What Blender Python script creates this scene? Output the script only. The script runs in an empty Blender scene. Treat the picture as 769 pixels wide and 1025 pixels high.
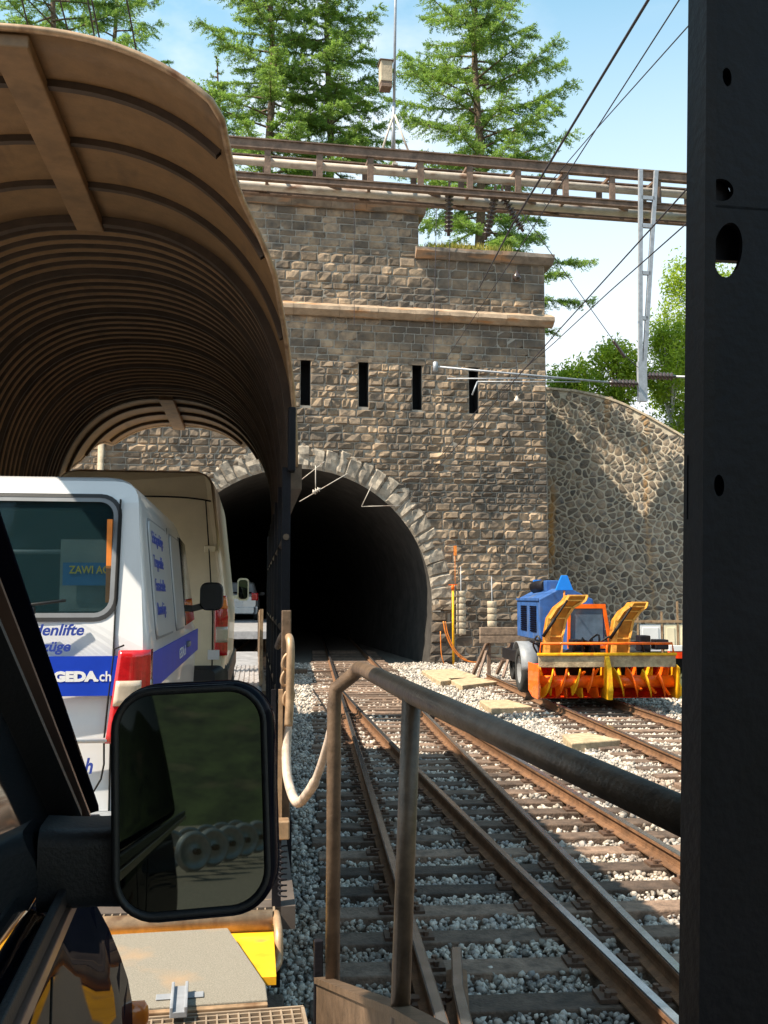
import bpy, math, random
import numpy as np
from mathutils import Vector, Matrix
PI = math.pi
R = math.radians
random.seed(7)
rng = np.random.default_rng(7)
scn = bpy.context.scene
col = scn.collection

# ------------------------------------------------------------------ camera
FPX, CX, CY, PITCH, YAW, H = 980.0, 384.5, 512.5, R(5.0), R(4.23), 2.18
cam = bpy.data.objects.new('camera', bpy.data.cameras.new('camera'))
col.objects.link(cam)
cam.location = (0, 0, H)
cam.rotation_euler = (PI/2 + PITCH, 0, -YAW)
cam.data.lens = 36*FPX/1025
cam.data.sensor_width = 36
cam.data.clip_start = 0.05
cam.data.clip_end = 2000
scn.camera = cam
scn.render.resolution_x, scn.render.resolution_y = 768, 1024

# ------------------------------------------------------------------ light
SUN = Vector((0.70, 0.27, -1.0)).normalized()          # direction the light travels
SUN_EL = math.asin(-SUN.z)
sun = bpy.data.objects.new('sun', bpy.data.lights.new('sun', 'SUN'))
col.objects.link(sun)
sun.data.energy = 5.0
sun.data.angle = R(0.5)
sun.data.color = (1.0, 0.88, 0.70)
sun.rotation_euler = SUN.to_track_quat('-Z', 'Y').to_euler()
world = bpy.data.worlds.new('World')
scn.world = world
world.use_nodes = True
wn, wl = world.node_tree.nodes, world.node_tree.links
bg = wn['Background']
bg.inputs[1].default_value = 0.066
sky = wn.new('ShaderNodeTexSky')
sky.sky_type = 'NISHITA'
sky.sun_disc = False
sky.sun_elevation = SUN_EL
sky.sun_rotation = math.atan2(-SUN.x, -SUN.y)
sky.altitude = 1200
tc = wn.new('ShaderNodeTexCoord')
mp = wn.new('ShaderNodeMapping'); mp.inputs['Scale'].default_value = (1.0, 1.0, 2.2); mp.inputs['Location'].default_value = (.35, .1, .2)
nz = wn.new('ShaderNodeTexNoise'); nz.inputs['Scale'].default_value = 2.6; nz.inputs['Detail'].default_value = 7; nz.inputs['Roughness'].default_value = .55
cr = wn.new('ShaderNodeValToRGB'); cr.color_ramp.elements[0].position = .43; cr.color_ramp.elements[1].position = .66
sep = wn.new('ShaderNodeSeparateXYZ')
hz = wn.new('ShaderNodeMapRange'); hz.inputs[1].default_value = .22; hz.inputs[2].default_value = .60; hz.inputs[3].default_value = 1.0; hz.inputs[4].default_value = 0.0
mx = wn.new('ShaderNodeMath'); mx.operation = 'MAXIMUM'
mixc = wn.new('ShaderNodeMix'); mixc.data_type = 'RGBA'
mixc.inputs[7].default_value = (8.5, 9.0, 9.6, 1)
tint = wn.new('ShaderNodeMix'); tint.data_type = 'RGBA'; tint.blend_type = 'MULTIPLY'; tint.inputs[0].default_value = 1; tint.inputs[7].default_value = (1.7, 2.8, 2.3, 1)
wl.new(tc.outputs['Generated'], mp.inputs[0]); wl.new(mp.outputs[0], nz.inputs[0]); wl.new(nz.outputs[0], cr.inputs[0])
wl.new(tc.outputs['Generated'], sep.inputs[0]); wl.new(sep.outputs[2], hz.inputs[0])
az = wn.new('ShaderNodeMapRange'); az.inputs[1].default_value = .06; az.inputs[2].default_value = .24; az.inputs[3].default_value = 1.0; az.inputs[4].default_value = .25
ml = wn.new('ShaderNodeMath'); ml.operation = 'MULTIPLY'
wl.new(sep.outputs[0], az.inputs[0]); wl.new(cr.outputs[0], ml.inputs[0]); wl.new(az.outputs[0], ml.inputs[1]); wl.new(ml.outputs[0], mx.inputs[0]); wl.new(hz.outputs[0], mx.inputs[1]); wl.new(mx.outputs[0], mixc.inputs[0])
wl.new(sky.outputs[0], tint.inputs[6]); wl.new(tint.outputs[2], mixc.inputs[6]); wl.new(mixc.outputs[2], bg.inputs[0])
scn.view_settings.view_transform = 'Standard'
scn.view_settings.look = 'None'
scn.view_settings.exposure = 1.05
scn.view_settings.gamma = 1
scn.view_settings.use_curve_mapping = False
scn.cycles.max_bounces = 8
scn.cycles.glossy_bounces = 4

# ------------------------------------------------------------------ geometry of the view (only used to place real things at real distances)
_fh = Vector((math.sin(YAW), math.cos(YAW), 0))
_f = _fh*math.cos(PITCH) + Vector((0, 0, math.sin(PITCH)))
_u = -_fh*math.sin(PITCH) + Vector((0, 0, math.cos(PITCH)))
_r = Vector((math.cos(YAW), -math.sin(YAW), 0))
CAM = Vector((0, 0, H))
def ray(px, py): return _f + _r*((px-CX)/FPX) - _u*((py-CY)/FPX)
def P(px, py, D): return CAM + ray(px, py)*D
def PZ(px, py, z):
    d = ray(px, py); return CAM + d*((z-H)/d.z)
def PN(px, py, o, n):
    d = ray(px, py); return CAM + d*((o-CAM).dot(n)/d.dot(n))

class Frame:
    def __init__(s, o, rz): s.o = Vector(o); s.rz = rz; s.m = Matrix.Translation(s.o) @ Matrix.Rotation(rz, 4, 'Z'); s.i = s.m.inverted()
    def loc(s, p): return s.i @ Vector(p)
    def w(s, p): return s.m @ Vector(p)
    def front(s, px, py, y=0.0):                       # where the pixel's ray meets this frame's local plane y
        n = s.m.to_3x3() @ Vector((0, 1, 0)); p = s.loc(PN(px, py, s.w((0, y, 0)), n)); return p
    def side(s, px, py, x=0.0):
        n = s.m.to_3x3() @ Vector((1, 0, 0)); return s.loc(PN(px, py, s.w((x, 0, 0)), n))

# ------------------------------------------------------------------ materials
MATS = {}
def mat(name, c, rough=.6, metal=0.0, var=.25, nscale=6.0, bump=.0, bscale=40., c2=None, island=0.0, spec=.5, streak=None, coat=0.0, detail=5):
    if name in MATS: return MATS[name]
    m = bpy.data.materials.new(name); m.use_nodes = True
    n, l = m.node_tree.nodes, m.node_tree.links
    b = n['Principled BSDF']
    b.inputs['Roughness'].default_value = rough
    b.inputs['Metallic'].default_value = metal
    b.inputs['Specular IOR Level'].default_value = spec
    b.inputs['Coat Weight'].default_value = coat
    t = n.new('ShaderNodeTexCoord')
    ns = n.new('ShaderNodeTexNoise'); ns.inputs['Scale'].default_value = nscale; ns.inputs['Detail'].default_value = detail
    ns.inputs['Roughness'].default_value = .65
    l.new(t.outputs['Object'], ns.inputs['Vector'])
    rp = n.new('ShaderNodeValToRGB')
    a = c2 if c2 else tuple(x*(1-var) for x in c)
    d = tuple(min(1, x*(1+var)) for x in c) if not c2 else c
    rp.color_ramp.elements[0].position = .33; rp.color_ramp.elements[1].position = .67
    rp.color_ramp.elements[0].color = (*a, 1); rp.color_ramp.elements[1].color = (*d, 1)
    l.new(ns.outputs[0], rp.inputs[0])
    out = rp.outputs[0]
    if island:
        g = n.new('ShaderNodeNewGeometry' if island > 0 else 'ShaderNodeObjectInfo')
        r2 = n.new('ShaderNodeMapRange'); r2.inputs[3].default_value = 1-abs(island)*.7; r2.inputs[4].default_value = 1+abs(island)
        l.new(g.outputs['Random Per Island' if island > 0 else 'Random'], r2.inputs[0])
        mm = n.new('ShaderNodeVectorMath'); mm.operation = 'SCALE'
        l.new(out, mm.inputs[0]); l.new(r2.outputs[0], mm.inputs[3]); out = mm.outputs[0]
    if streak:
        wv = n.new('ShaderNodeMapping'); wv.inputs['Scale'].default_value = streak[1]
        n2 = n.new('ShaderNodeTexNoise'); n2.inputs['Scale'].default_value = 1.0; n2.inputs['Detail'].default_value = 4
        l.new(t.outputs['Object'], wv.inputs[0]); l.new(wv.outputs[0], n2.inputs[0])
        r3 = n.new('ShaderNodeValToRGB'); r3.color_ramp.elements[0].position = streak[2]; r3.color_ramp.elements[1].position = streak[2]+.18
        r3.color_ramp.elements[0].color = (0, 0, 0, 1)
        l.new(n2.outputs[0], r3.inputs[0])
        mc = n.new('ShaderNodeMix'); mc.data_type = 'RGBA'; l.new(r3.outputs[0], mc.inputs[0]); l.new(out, mc.inputs[6]); mc.inputs[7].default_value = (*streak[0], 1)
        out = mc.outputs[2]
    l.new(out, b.inputs['Base Color'])
    if bump > 0:
        n3 = n.new('ShaderNodeTexNoise'); n3.inputs['Scale'].default_value = bscale; n3.inputs['Detail'].default_value = 4
        l.new(t.outputs['Object'], n3.inputs[0])
        bp = n.new('ShaderNodeBump'); bp.inputs['Strength'].default_value = bump; bp.inputs['Distance'].default_value = .02
        l.new(n3.outputs[0], bp.inputs['Height']); l.new(bp.outputs[0], b.inputs['Normal'])
    MATS[name] = m
    return m

def leafmat(name, c, c2, trans=.35):
    m = bpy.data.materials.new(name); m.use_nodes = True
    n, l = m.node_tree.nodes, m.node_tree.links
    b = n['Principled BSDF']; b.inputs['Roughness'].default_value = .6
    g = n.new('ShaderNodeNewGeometry'); t = n.new('ShaderNodeTexCoord')
    ns = n.new('ShaderNodeTexNoise'); ns.inputs['Scale'].default_value = .8; ns.inputs['Detail'].default_value = 3
    l.new(t.outputs['Object'], ns.inputs[0])
    ad = n.new('ShaderNodeMath'); ad.operation = 'MULTIPLY_ADD'; ad.inputs[1].default_value = .6; l.new(g.outputs['Random Per Island'], ad.inputs[0]); 
    ms = n.new('ShaderNodeMath'); ms.operation = 'MULTIPLY_ADD'; ms.inputs[1].default_value = 1.2; ms.inputs[2].default_value = -.4; l.new(ns.outputs[0], ms.inputs[0]); l.new(ms.outputs[0], ad.inputs[2])
    rp = n.new('ShaderNodeValToRGB'); rp.color_ramp.elements[0].color = (*c, 1); rp.color_ramp.elements[1].color = (*c2, 1)
    l.new(ad.outputs[0], rp.inputs[0]); l.new(rp.outputs[0], b.inputs['Base Color'])
    tr = n.new('ShaderNodeBsdfTranslucent'); l.new(rp.outputs[0], tr.inputs[0])
    mxs = n.new('ShaderNodeMixShader'); mxs.inputs[0].default_value = trans
    l.new(b.outputs[0], mxs.inputs[1]); l.new(tr.outputs[0], mxs.inputs[2]); l.new(mxs.outputs[0], n['Material Output'].inputs[0])
    return m

M = dict(
    canopy=mat('canopy_paint', (.20, .112, .048), .6, var=.15, nscale=9, bump=.12, bscale=70, streak=((.07, .04, .022), (5, 1.2, 5), .60)),
    rib_groove=mat('rib_and_groove_dark', (.06, .038, .025), .7, var=.3),  # roof ribs, and the hoops that paint shade into the corrugation
    beam=mat('beam_paint', (.21, .12, .056), .6, var=.25),
    brown=mat('brown_steel', (.13, .085, .055), .45, metal=.2, var=.35, nscale=14, bump=.12, bscale=80),
    dark=mat('dark_steel', (.009, .0085, .012), .55, metal=0, var=.35, nscale=5, bump=.12, bscale=60, spec=.2, streak=((.022, .015, .012), (3, 3, .6), .55)),
    tan=mat('tan_pipe', (.38, .25, .15), .45, metal=.3, var=.3, nscale=16, streak=((.16, .07, .03), (9, 9, 4), .55)),
    grey=mat('galvanised_steel', (.34, .36, .40), .5, metal=.3, var=.2, nscale=8),
    rustb=mat('rusty_beam', (.17, .11, .08), .75, var=.4, nscale=5, bump=.3, bscale=25),
    pale=mat('pale_pipe', (.52, .46, .40), .5, var=.25, nscale=3, streak=((.25, .13, .08), (2.5, 6, 6), .56)),
    stone=mat('rough_stone', (.35, .245, .155), .9, var=.45, nscale=1.6, bump=1.0, bscale=9, island=.55, c2=(.085, .072, .062), detail=8, streak=((.095, .076, .060), (.30, .5, .42), .45)),
    mortar=mat('mortar', (.30, .27, .23), .95, var=.2, nscale=3),
    vous=mat('arch_stone', (.40, .34, .27), .85, var=.3, nscale=3.5, bump=.9, bscale=7, island=.35, c2=(.15, .125, .10)),
    coping=mat('coping_stone', (.20, .165, .135), .9, var=.4, nscale=2, bump=.7, bscale=8, streak=((.45, .24, .12), (.6, 3, 3), .52)),
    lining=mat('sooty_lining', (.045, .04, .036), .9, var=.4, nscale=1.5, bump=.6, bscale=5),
    rstone=mat('rubble_stone', (.26, .195, .13), .85, var=.4, nscale=2.5, bump=.6, bscale=9, island=.5, c2=(.085, .08, .075), streak=((.42, .20, .03), (1.3, 3, .10), .61)),
    rmortar=mat('rubble_mortar', (.44, .38, .29), .9, var=.2, nscale=3, streak=((.42, .20, .04), (1.3, 3, .10), .61)),
    ballast=mat('ballast_ground', (.26, .22, .18), .9, var=.5, nscale=22, bump=1.0, bscale=30, c2=(.10, .09, .08), detail=6),
    stones=mat('ballast_stone', (.50, .435, .36), .85, var=.3, nscale=3, bump=.3, bscale=50, island=.7, c2=(.20, .18, .17), streak=((.26, .14, .07), (.35, .25, 1), .56)),
    railhead=mat('rail_steel', (.42, .42, .44), .2, metal=.9, var=.2, nscale=7),
    railrust=mat('rail_rust', (.17, .085, .042), .75, metal=.1, var=.35, nscale=8, bump=.4, bscale=60),
    sleeper=mat('wooden_sleeper', (.13, .085, .06), .85, var=.45, nscale=9, bump=.6, bscale=40, island=-.75),
    clip=mat('rail_clip_steel', (.13, .075, .05), .7, metal=.3, var=.4),
    concrete=mat('concrete', (.42, .32, .20), .85, var=.35, nscale=5, bump=.5, bscale=30, streak=((.20, .14, .09), (3, 3, 3), .56)),
    conc_grey=mat('grey_concrete', (.40, .33, .24), .9, var=.3, nscale=4, bump=.3, bscale=30),
    white=mat('white_paint', (.72, .72, .74), .28, var=.05, nscale=3, coat=.5),
    cream=mat('cream_paint', (.74, .65, .47), .35, var=.07, nscale=3, coat=.3),
    silver=mat('silver_paint', (.55, .58, .62), .28, metal=.4, var=.05, coat=.5),
    navy=mat('navy_paint', (.006, .006, .012), .5, var=.2, spec=0.0, coat=.13),
    blackpl=mat('black_plastic', (.018, .018, .02), .5, var=.2, bump=.1, bscale=200),
    trim=mat('trim_strip', (.24, .15, .12), .3, metal=.5, var=.15),
    greypl=mat('grey_plastic', (.20, .21, .23), .5, var=.15),
    bluestripe=mat('blue_decal', (.006, .045, .46), .5, spec=.25, var=.08),
    bluetext=mat('blue_lettering', (.02, .05, .32), .5, var=.05),
    whitetext=mat('white_lettering', (.8, .8, .82), .5, var=.03),
    yellowtext=mat('yellow_lettering', (.75, .55, .03), .5, var=.03),
    bluesign=mat('blue_card', (.02, .16, .50), .6, var=.1),
    red=mat('red_lens', (.50, .012, .015), .15, var=.3, nscale=20, coat=.8),
    amber=mat('amber_lens', (.75, .18, .02), .2, var=.2, coat=.8),
    clearl=mat('pale_lens', (.50, .42, .33), .15, var=.2, coat=.8),
    tyre=mat('tyre_rubber', (.02, .02, .02), .85, var=.2),
    rim=mat('wheel_rim', (.45, .45, .46), .4, metal=.6, var=.15),
    orange=mat('orange_paint', (.90, .13, .004), .5, spec=.25, var=.25, nscale=5, coat=.3),
    red2=mat('red_paint', (.80, .045, .004), .5, spec=.2, var=.3, nscale=6, coat=.3),
    yellow=mat('yellow_paint', (.92, .42, .012), .5, var=.3, nscale=9, spec=.25, streak=((.62, .14, .01), (5, 5, 3), .58)),
    chute=mat('ochre_paint', (.55, .24, .035), .55, spec=.25, var=.3, nscale=4, streak=((.30, .13, .03), (5, 5, 2), .56)),
    machblue=mat('machine_blue', (.035, .10, .29), .5, var=.3, nscale=4, spec=.3, streak=((.10, .12, .17), (2, 2, .8), .58)),
    signblue=mat('sign_blue', (.005, .20, .75), .4, var=.05),
    wood=mat('weathered_timber', (.20, .14, .10), .85, var=.4, nscale=7, bump=.5, bscale=30),
    yellowdeck=mat('yellow_deck_paint', (.85, .42, .015), .55, var=.2, nscale=9, streak=((.35, .2, .08), (6, 6, 6), .62)),
    plate=mat('gritty_plate', (.25, .225, .185), .85, var=.35, nscale=220, bump=.5, bscale=500, streak=((.40, .26, .15), (3, 3, 3), .58)),
    deckd=mat('shaded_deck', (.10, .08, .07), .7, metal=.2, var=.3, nscale=4),  # deck under the roof: its shade is put into the colour
    deck=mat('deck_steel', (.34, .33, .34), .5, metal=.3, var=.3, nscale=4),
    insul=mat('brown_insulator', (.045, .028, .024), .25, var=.2, coat=.5),
    wire=mat('copper_wire', (.05, .045, .055), .6, metal=.3, var=.1),
    bark=mat('tree_bark', (.13, .09, .06), .9, var=.4, nscale=8, bump=.6, bscale=12),
    bbark=mat('birch_bark', (.48, .46, .42), .8, var=.3, nscale=8),
    grassg=mat('hill_grass', (.09, .13, .03), .95, var=.5, nscale=1.2, bump=.8, bscale=5, c2=(.045, .07, .02)),
    hose=mat('orange_hose', (.75, .22, .03), .5, var=.2),
    ropem=mat('worn_hose', (.50, .40, .33), .55, var=.25, nscale=20, streak=((.12, .06, .04), (20, 20, 10), .62)),
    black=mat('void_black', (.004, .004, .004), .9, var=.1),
    grate=mat('grating_steel', (.33, .25, .18), .6, metal=.3, var=.3),
    seat=mat('curtain_cloth', (.25, .27, .28), .9, var=.2),
)
def glassmat(name, c=(.015, .018, .022), rough=.04, alpha=1.0):
    m = bpy.data.materials.new(name); m.use_nodes = True
    n, l = m.node_tree.nodes, m.node_tree.links
    b = n['Principled BSDF']; b.inputs['Roughness'].default_value = rough; b.inputs['Base Color'].default_value = (*c, 1)
    b.inputs['IOR'].default_value = 1.5
    t = n.new('ShaderNodeTexCoord'); ns = n.new('ShaderNodeTexNoise'); ns.inputs['Scale'].default_value = 3; l.new(t.outputs['Object'], ns.inputs[0])
    mr = n.new('ShaderNodeMapRange'); mr.inputs[3].default_value = rough*.6; mr.inputs[4].default_value = rough*1.6; l.new(ns.outputs[0], mr.inputs[0]); l.new(mr.outputs[0], b.inputs['Roughness'])
    if alpha < 1:
        tb = n.new('ShaderNodeBsdfTransparent'); tb.inputs[0].default_value = (.75, .82, .82, 1); mxs = n.new('ShaderNodeMixShader'); mxs.inputs[0].default_value = alpha
        l.new(tb.outputs[0], mxs.inputs[1]); l.new(b.outputs[0], mxs.inputs[2]); l.new(mxs.outputs[0], n['Material Output'].inputs[0])
    return m
M['glass'] = glassmat('dark_glass')
M['tintglass'] = glassmat('tinted_glass', (.02, .05, .06), .03, .28)
M['mirror'] = glassmat('mirror_glass', (.085, .10, .09), .015)
M['mirror'].node_tree.nodes['Principled BSDF'].inputs['Metallic'].default_value = 1
M['larch'] = leafmat('larch_needles', (.08, .17, .04), (.36, .53, .09), .55)
M['birch'] = leafmat('birch_leaves', (.14, .24, .02), (.46, .58, .04), .55)
M['tuft'] = leafmat('grass_blades', (.10, .17, .02), (.42, .33, .05))

# ------------------------------------------------------------------ builders
class MB:
    def __init__(s): s.v = []; s.f = []; s.sm = []
    def add(s, vs, fs, smooth=False):
        o = len(s.v); s.v += [tuple(v) for v in vs]
        s.f += [tuple(i+o for i in f) for f in fs]; s.sm += [smooth]*len(fs); return s
    def box(s, x0, x1, y0, y1, z0, z1, m=None):
        vs = [Vector(p) for p in ((x0, y0, z0), (x1, y0, z0), (x1, y1, z0), (x0, y1, z0), (x0, y0, z1), (x1, y0, z1), (x1, y1, z1), (x0, y1, z1))]
        if m is not None: vs = [m @ v for v in vs]
        return s.add(vs, [(0, 3, 2, 1), (4, 5, 6, 7), (0, 1, 5, 4), (1, 2, 6, 5), (2, 3, 7, 6), (3, 0, 4, 7)])
    def bar(s, a, b, w, h, up=(0, 0, 1)):              # square bar between two points
        a, b = Vector(a), Vector(b); d = (b-a).normalized(); up = Vector(up)
        if abs(d.dot(up)) > .98: up = Vector((0, 1, 0)) if abs(d.y) < .9 else Vector((1, 0, 0))
        x = d.cross(up).normalized(); y = x.cross(d).normalized()
        vs = [p + x*(i*w/2) + y*(j*h/2) for p in (a, b) for i, j in ((-1, -1), (1, -1), (1, 1), (-1, 1))]
        return s.add(vs, [(0, 3, 2, 1), (4, 5, 6, 7), (0, 1, 5, 4), (1, 2, 6, 5), (2, 3, 7, 6), (3, 0, 4, 7)])
    def tube(s, pts, r, n=10, cap=True):
        pts = [Vector(p) for p in pts]; k = len(pts); rs = r if isinstance(r, (list, tuple)) else [r]*k
        t0 = (pts[1]-pts[0]).normalized()
        a = t0.orthogonal().normalized(); vs = []
        for i, p in enumerate(pts):
            t = (pts[min(i+1, k-1)] - pts[max(i-1, 0)]).normalized()
            a = (a - t*a.dot(t)).normalized(); b = t.cross(a)
            for j in range(n):
                q = 2*PI*j/n; vs.append(p + (a*math.cos(q) + b*math.sin(q))*rs[i])
        fs = [(i*n+j, i*n+(j+1) % n, (i+1)*n+(j+1) % n, (i+1)*n+j) for i in range(k-1) for j in range(n)]
        s.add(vs, fs, True)
        if cap: 
            o = len(s.v)-k*n; s.f += [tuple(o+j for j in reversed(range(n))), tuple(o+(k-1)*n+j for j in range(n))]; s.sm += [False, False]
        return s
    def prism(s, poly, a, b, axis='y'):                # poly: 2-d outline, extruded along an axis from a to b
        def mk(p, t):
            return {'y': (p[0], t, p[1]), 'x': (t, p[0], p[1]), 'z': (p[0], p[1], t)}[axis]
        n = len(poly); vs = [mk(p, a) for p in poly] + [mk(p, b) for p in poly]
        return s.add(vs, [tuple(range(n)), tuple(reversed(range(n, 2*n)))] + [(i, i+n, (i+1) % n+n, (i+1) % n) for i in range(n)])
    def lathe(s, prof, m=None, n=24, smooth=True):     # prof: (r, h) about local z
        vs = []
        for r, h in prof:
            for j in range(n):
                q = 2*PI*j/n; v = Vector((r*math.cos(q), r*math.sin(q), h)); vs.append(m @ v if m is not None else v)
        fs = [(i*n+j, i*n+(j+1) % n, (i+1)*n+(j+1) % n, (i+1)*n+j) for i in range(len(prof)-1) for j in range(n)]
        return s.add(vs, fs, smooth)
    def grid(s, fn, nu, nv, smooth=True, closed=False):
        vs = [fn(i/nu, j/nv) for i in range(nu+1) for j in range(nv+1)]
        return s.add(vs, [(i*(nv+1)+j, (i+1)*(nv+1)+j, (i+1)*(nv+1)+j+1, i*(nv+1)+j+1) for i in range(nu) for j in range(nv)], smooth)
    def build(s, name, m, parent=None, bevel=0, solid=0, sub=0, fixn=False):
        me = bpy.data.meshes.new(name); me.from_pydata(s.v, [], s.f)
        me.polygons.foreach_set('use_smooth', s.sm); me.update()
        if fixn:
            import bmesh
            b = bmesh.new(); b.from_mesh(me); bmesh.ops.recalc_face_normals(b, faces=b.faces); b.to_mesh(me); b.free()
        me.materials.append(m)
        o = bpy.data.objects.new(name, me); col.objects.link(o)
        if parent: o.parent = parent
        if solid:
            d = o.modifiers.new('solid', 'SOLIDIFY'); d.thickness = solid; d.offset = 0
        if bevel:
            d = o.modifiers.new('bevel', 'BEVEL'); d.width = bevel; d.segments = 2; d.limit_method = 'ANGLE'; d.angle_limit = R(40); d.harden_normals = False
        if sub:
            d = o.modifiers.new('sub', 'SUBSURF'); d.levels = sub; d.render_levels = sub
        return o
def bulk(name, V, Fc, m, parent=None):                  # numpy mesh, faces all of k corners
    me = bpy.data.meshes.new(name); k = Fc.shape[1]
    me.vertices.add(len(V)); me.vertices.foreach_set('co', V.astype(np.float32).ravel())
    me.loops.add(Fc.size); me.loops.foreach_set('vertex_index', Fc.astype(np.int32).ravel())
    me.polygons.add(len(Fc)); me.polygons.foreach_set('loop_start', np.arange(0, Fc.size, k, dtype=np.int32))
    me.update(calc_edges=True); me.materials.append(m)
    o = bpy.data.objects.new(name, me); col.objects.link(o)
    if parent: o.parent = parent
    return o
def tag(o, label=None, cat=None, group=None, kind=None):
    if label: o['label'] = label
    if cat: o['category'] = cat
    if group: o['group'] = group
    if kind: o['kind'] = kind
    return o
def thing(name, label, cat, loc=(0, 0, 0), rz=0, group=None):
    o = bpy.data.objects.new(name, None); col.objects.link(o); o.empty_display_size = .2
    o.location = loc; o.rotation_euler = (0, 0, rz); return tag(o, label, cat, group)
def kids(o): return [c for c in col.objects if c.parent == o]
def dup(o, loc=None, rz=None, label=None, parent=None):
    c = o.copy(); col.objects.link(c)
    if parent: c.parent = parent
    if loc is not None: c.location = loc
    if rz is not None: c.rotation_euler = (0, 0, rz)
    if label: c['label'] = label
    for k in kids(o): dup(k, parent=c)
    return c
def text(body, size, m, parent, mtx, name='lettering', shear=0.0, ext=.001, bold=0.0, align='LEFT', sx=1.0):
    cu = bpy.data.curves.new(name, 'FONT'); cu.body = body; cu.size = size; cu.shear = shear; cu.extrude = ext; cu.offset = bold; cu.align_x = align; cu.resolution_u = 3
    t = bpy.data.objects.new('tmp', cu); col.objects.link(t)
    bpy.context.view_layer.update()
    me = bpy.data.meshes.new_from_object(t.evaluated_get(bpy.context.evaluated_depsgraph_get()))
    bpy.data.objects.remove(t)
    me.transform(mtx @ Matrix.Diagonal((sx, 1, 1, 1))); me.materials.clear(); me.materials.append(m)
    o = bpy.data.objects.new(name, me); col.objects.link(o); o.parent = parent; return o
def rrect(w, h, r, n=5, cx=0, cy=0):                    # rounded rectangle outline, counter-clockwise
    pts = []
    for sx, sy, a0 in ((1, 1, 0), (-1, 1, 90), (-1, -1, 180), (1, -1, 270)):
        for k in range(n+1):
            a = R(a0+90*k/n); pts.append((cx+sx*(w/2-r)+r*math.cos(a), cy+sy*(h/2-r)+r*math.sin(a)))
    return pts
def smoothpts(pts, n=8):                               # Catmull-Rom through points
    pts = [Vector(p) for p in pts]; out = []
    for i in range(len(pts)-1):
        p0, p1, p2, p3 = pts[max(i-1, 0)], pts[i], pts[i+1], pts[min(i+2, len(pts)-1)]
        for k in range(n):
            t = k/n; out.append(.5*((2*p1)+(p2-p0)*t+(2*p0-5*p1+4*p2-p3)*t*t+(3*p1-p0-3*p2+p3)*t**3))
    return out+[pts[-1]]

# ------------------------------------------------------------------ frames of reference
FA = Frame(PZ(298, 665, -.2), R(5.9))                   # tunnel portal front: local x along the wall, y into it
F1 = Frame((0, 0, 0), R(5.92))                          # the near wagon
F2 = Frame((0, 0, 0), R(3.30))                          # the wagon in front
def fa(px, py, y=0): p = FA.front(px, py, y); return p.x, p.z

# ------------------------------------------------------------------ ground
g = MB()
g.box(-500, 500, -500, 900, -3, -.29)
tag(g.build('ground', M['ballast']), kind='structure')

def rail_b(y):
    t = max(0, 24-y); return .72+.05*t+.0007*t*t
A_X, C_X = .69, 2.18
S_L, S_R = 5.07, 6.53
def left_x(y):                                          # centre of the train's own track
    pts = [(-40, -.8), (-10, -.35), (0, -.84), (3.5, -1.2), (8, -1.55), (14, -1.95), (24, -2.25), (33, -2.45), (90, -2.6)]
    return float(np.interp(y, [p[0] for p in pts], [p[1] for p in pts]))

def rail(line, parent, name='rail', z0=-.155):
    """line: list of (x, y); foot, web and head as separate sub-parts"""
    prof_f = [(-.065, 0), (.065, 0), (.065, .012), (.015, .03), (.010, .05), (.010, .105), (.034, .12), (.034, .146), (-.034, .146), (-.034, .12), (-.010, .105), (-.010, .05), (-.015, .03), (-.065, .012)]
    body, head = MB(), MB(); n = len(prof_f); vs = []; hv = []
    for x, y in line:
        vs += [(x+a, y, z0+b) for a, b in prof_f]
        hv += [(x+a, y, z0+b) for a, b in ((-.031, .1465), (-.026, .155), (.026, .155), (.031, .1465))]
    k = len(line)
    body.add(vs, [(i*n+j, (i+1)*n+j, (i+1)*n+(j+1) % n, i*n+(j+1) % n) for i in range(k-1) for j in range(n)] + [tuple(range(n)), tuple(reversed(range((k-1)*n, k*n)))])
    head.add(hv, [(i*4+j, (i+1)*4+j, (i+1)*4+(j+1) % 4, i*4+(j+1) % 4) for i in range(k-1) for j in range(4)])
    o = body.build(name, M['railrust'], parent, fixn=True); head.build('rail_head', M['railhead'], o, fixn=True); return o
def yl(a, b, n=24): return [a+(b-a)*i/n for i in range(n+1)]

_cm = []
def clip_mesh():
    if not _cm:
        c = MB(); c.box(-.055, .055, -.085, .085, -.168, -.145)
        for dy in (-.05, .05): c.lathe([(.001, .03), (.02, .03), (.02, -.004)], Matrix.Translation((0, dy, -.146)), 6, False)
        c.box(-.066, 0, -.03, .03, -.15, -.128)
        o = c.build('rail_clip', M['clip']); _cm.append(o.data); bpy.data.objects.remove(o)
    return _cm[0]
def sleeper(x0, x1, y, parent, rails, idx, w=.25):
    j = random.uniform
    s = MB(); nx = 8; a = j(-.015, .015)
    s.box(x0+j(-.05, .05), x1+j(-.05, .05), y-w/2, y+w/2, -.31, -.163+j(-.012, 0), Matrix.Rotation(a*.1, 4, 'Z'))
    o = s.build('sleeper', M['sleeper'], parent, bevel=.012)
    if y < 20:
        for rx in rails:
            for sd in (-1, 1):
                c = bpy.data.objects.new('rail_clip', clip_mesh()); col.objects.link(c); c.parent = o; c.location = (rx+sd*.115, y, 0); c.scale = (sd, 1, 1)
    return (x0, x1, y-w/2, y+w/2)
SLP = []
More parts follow.
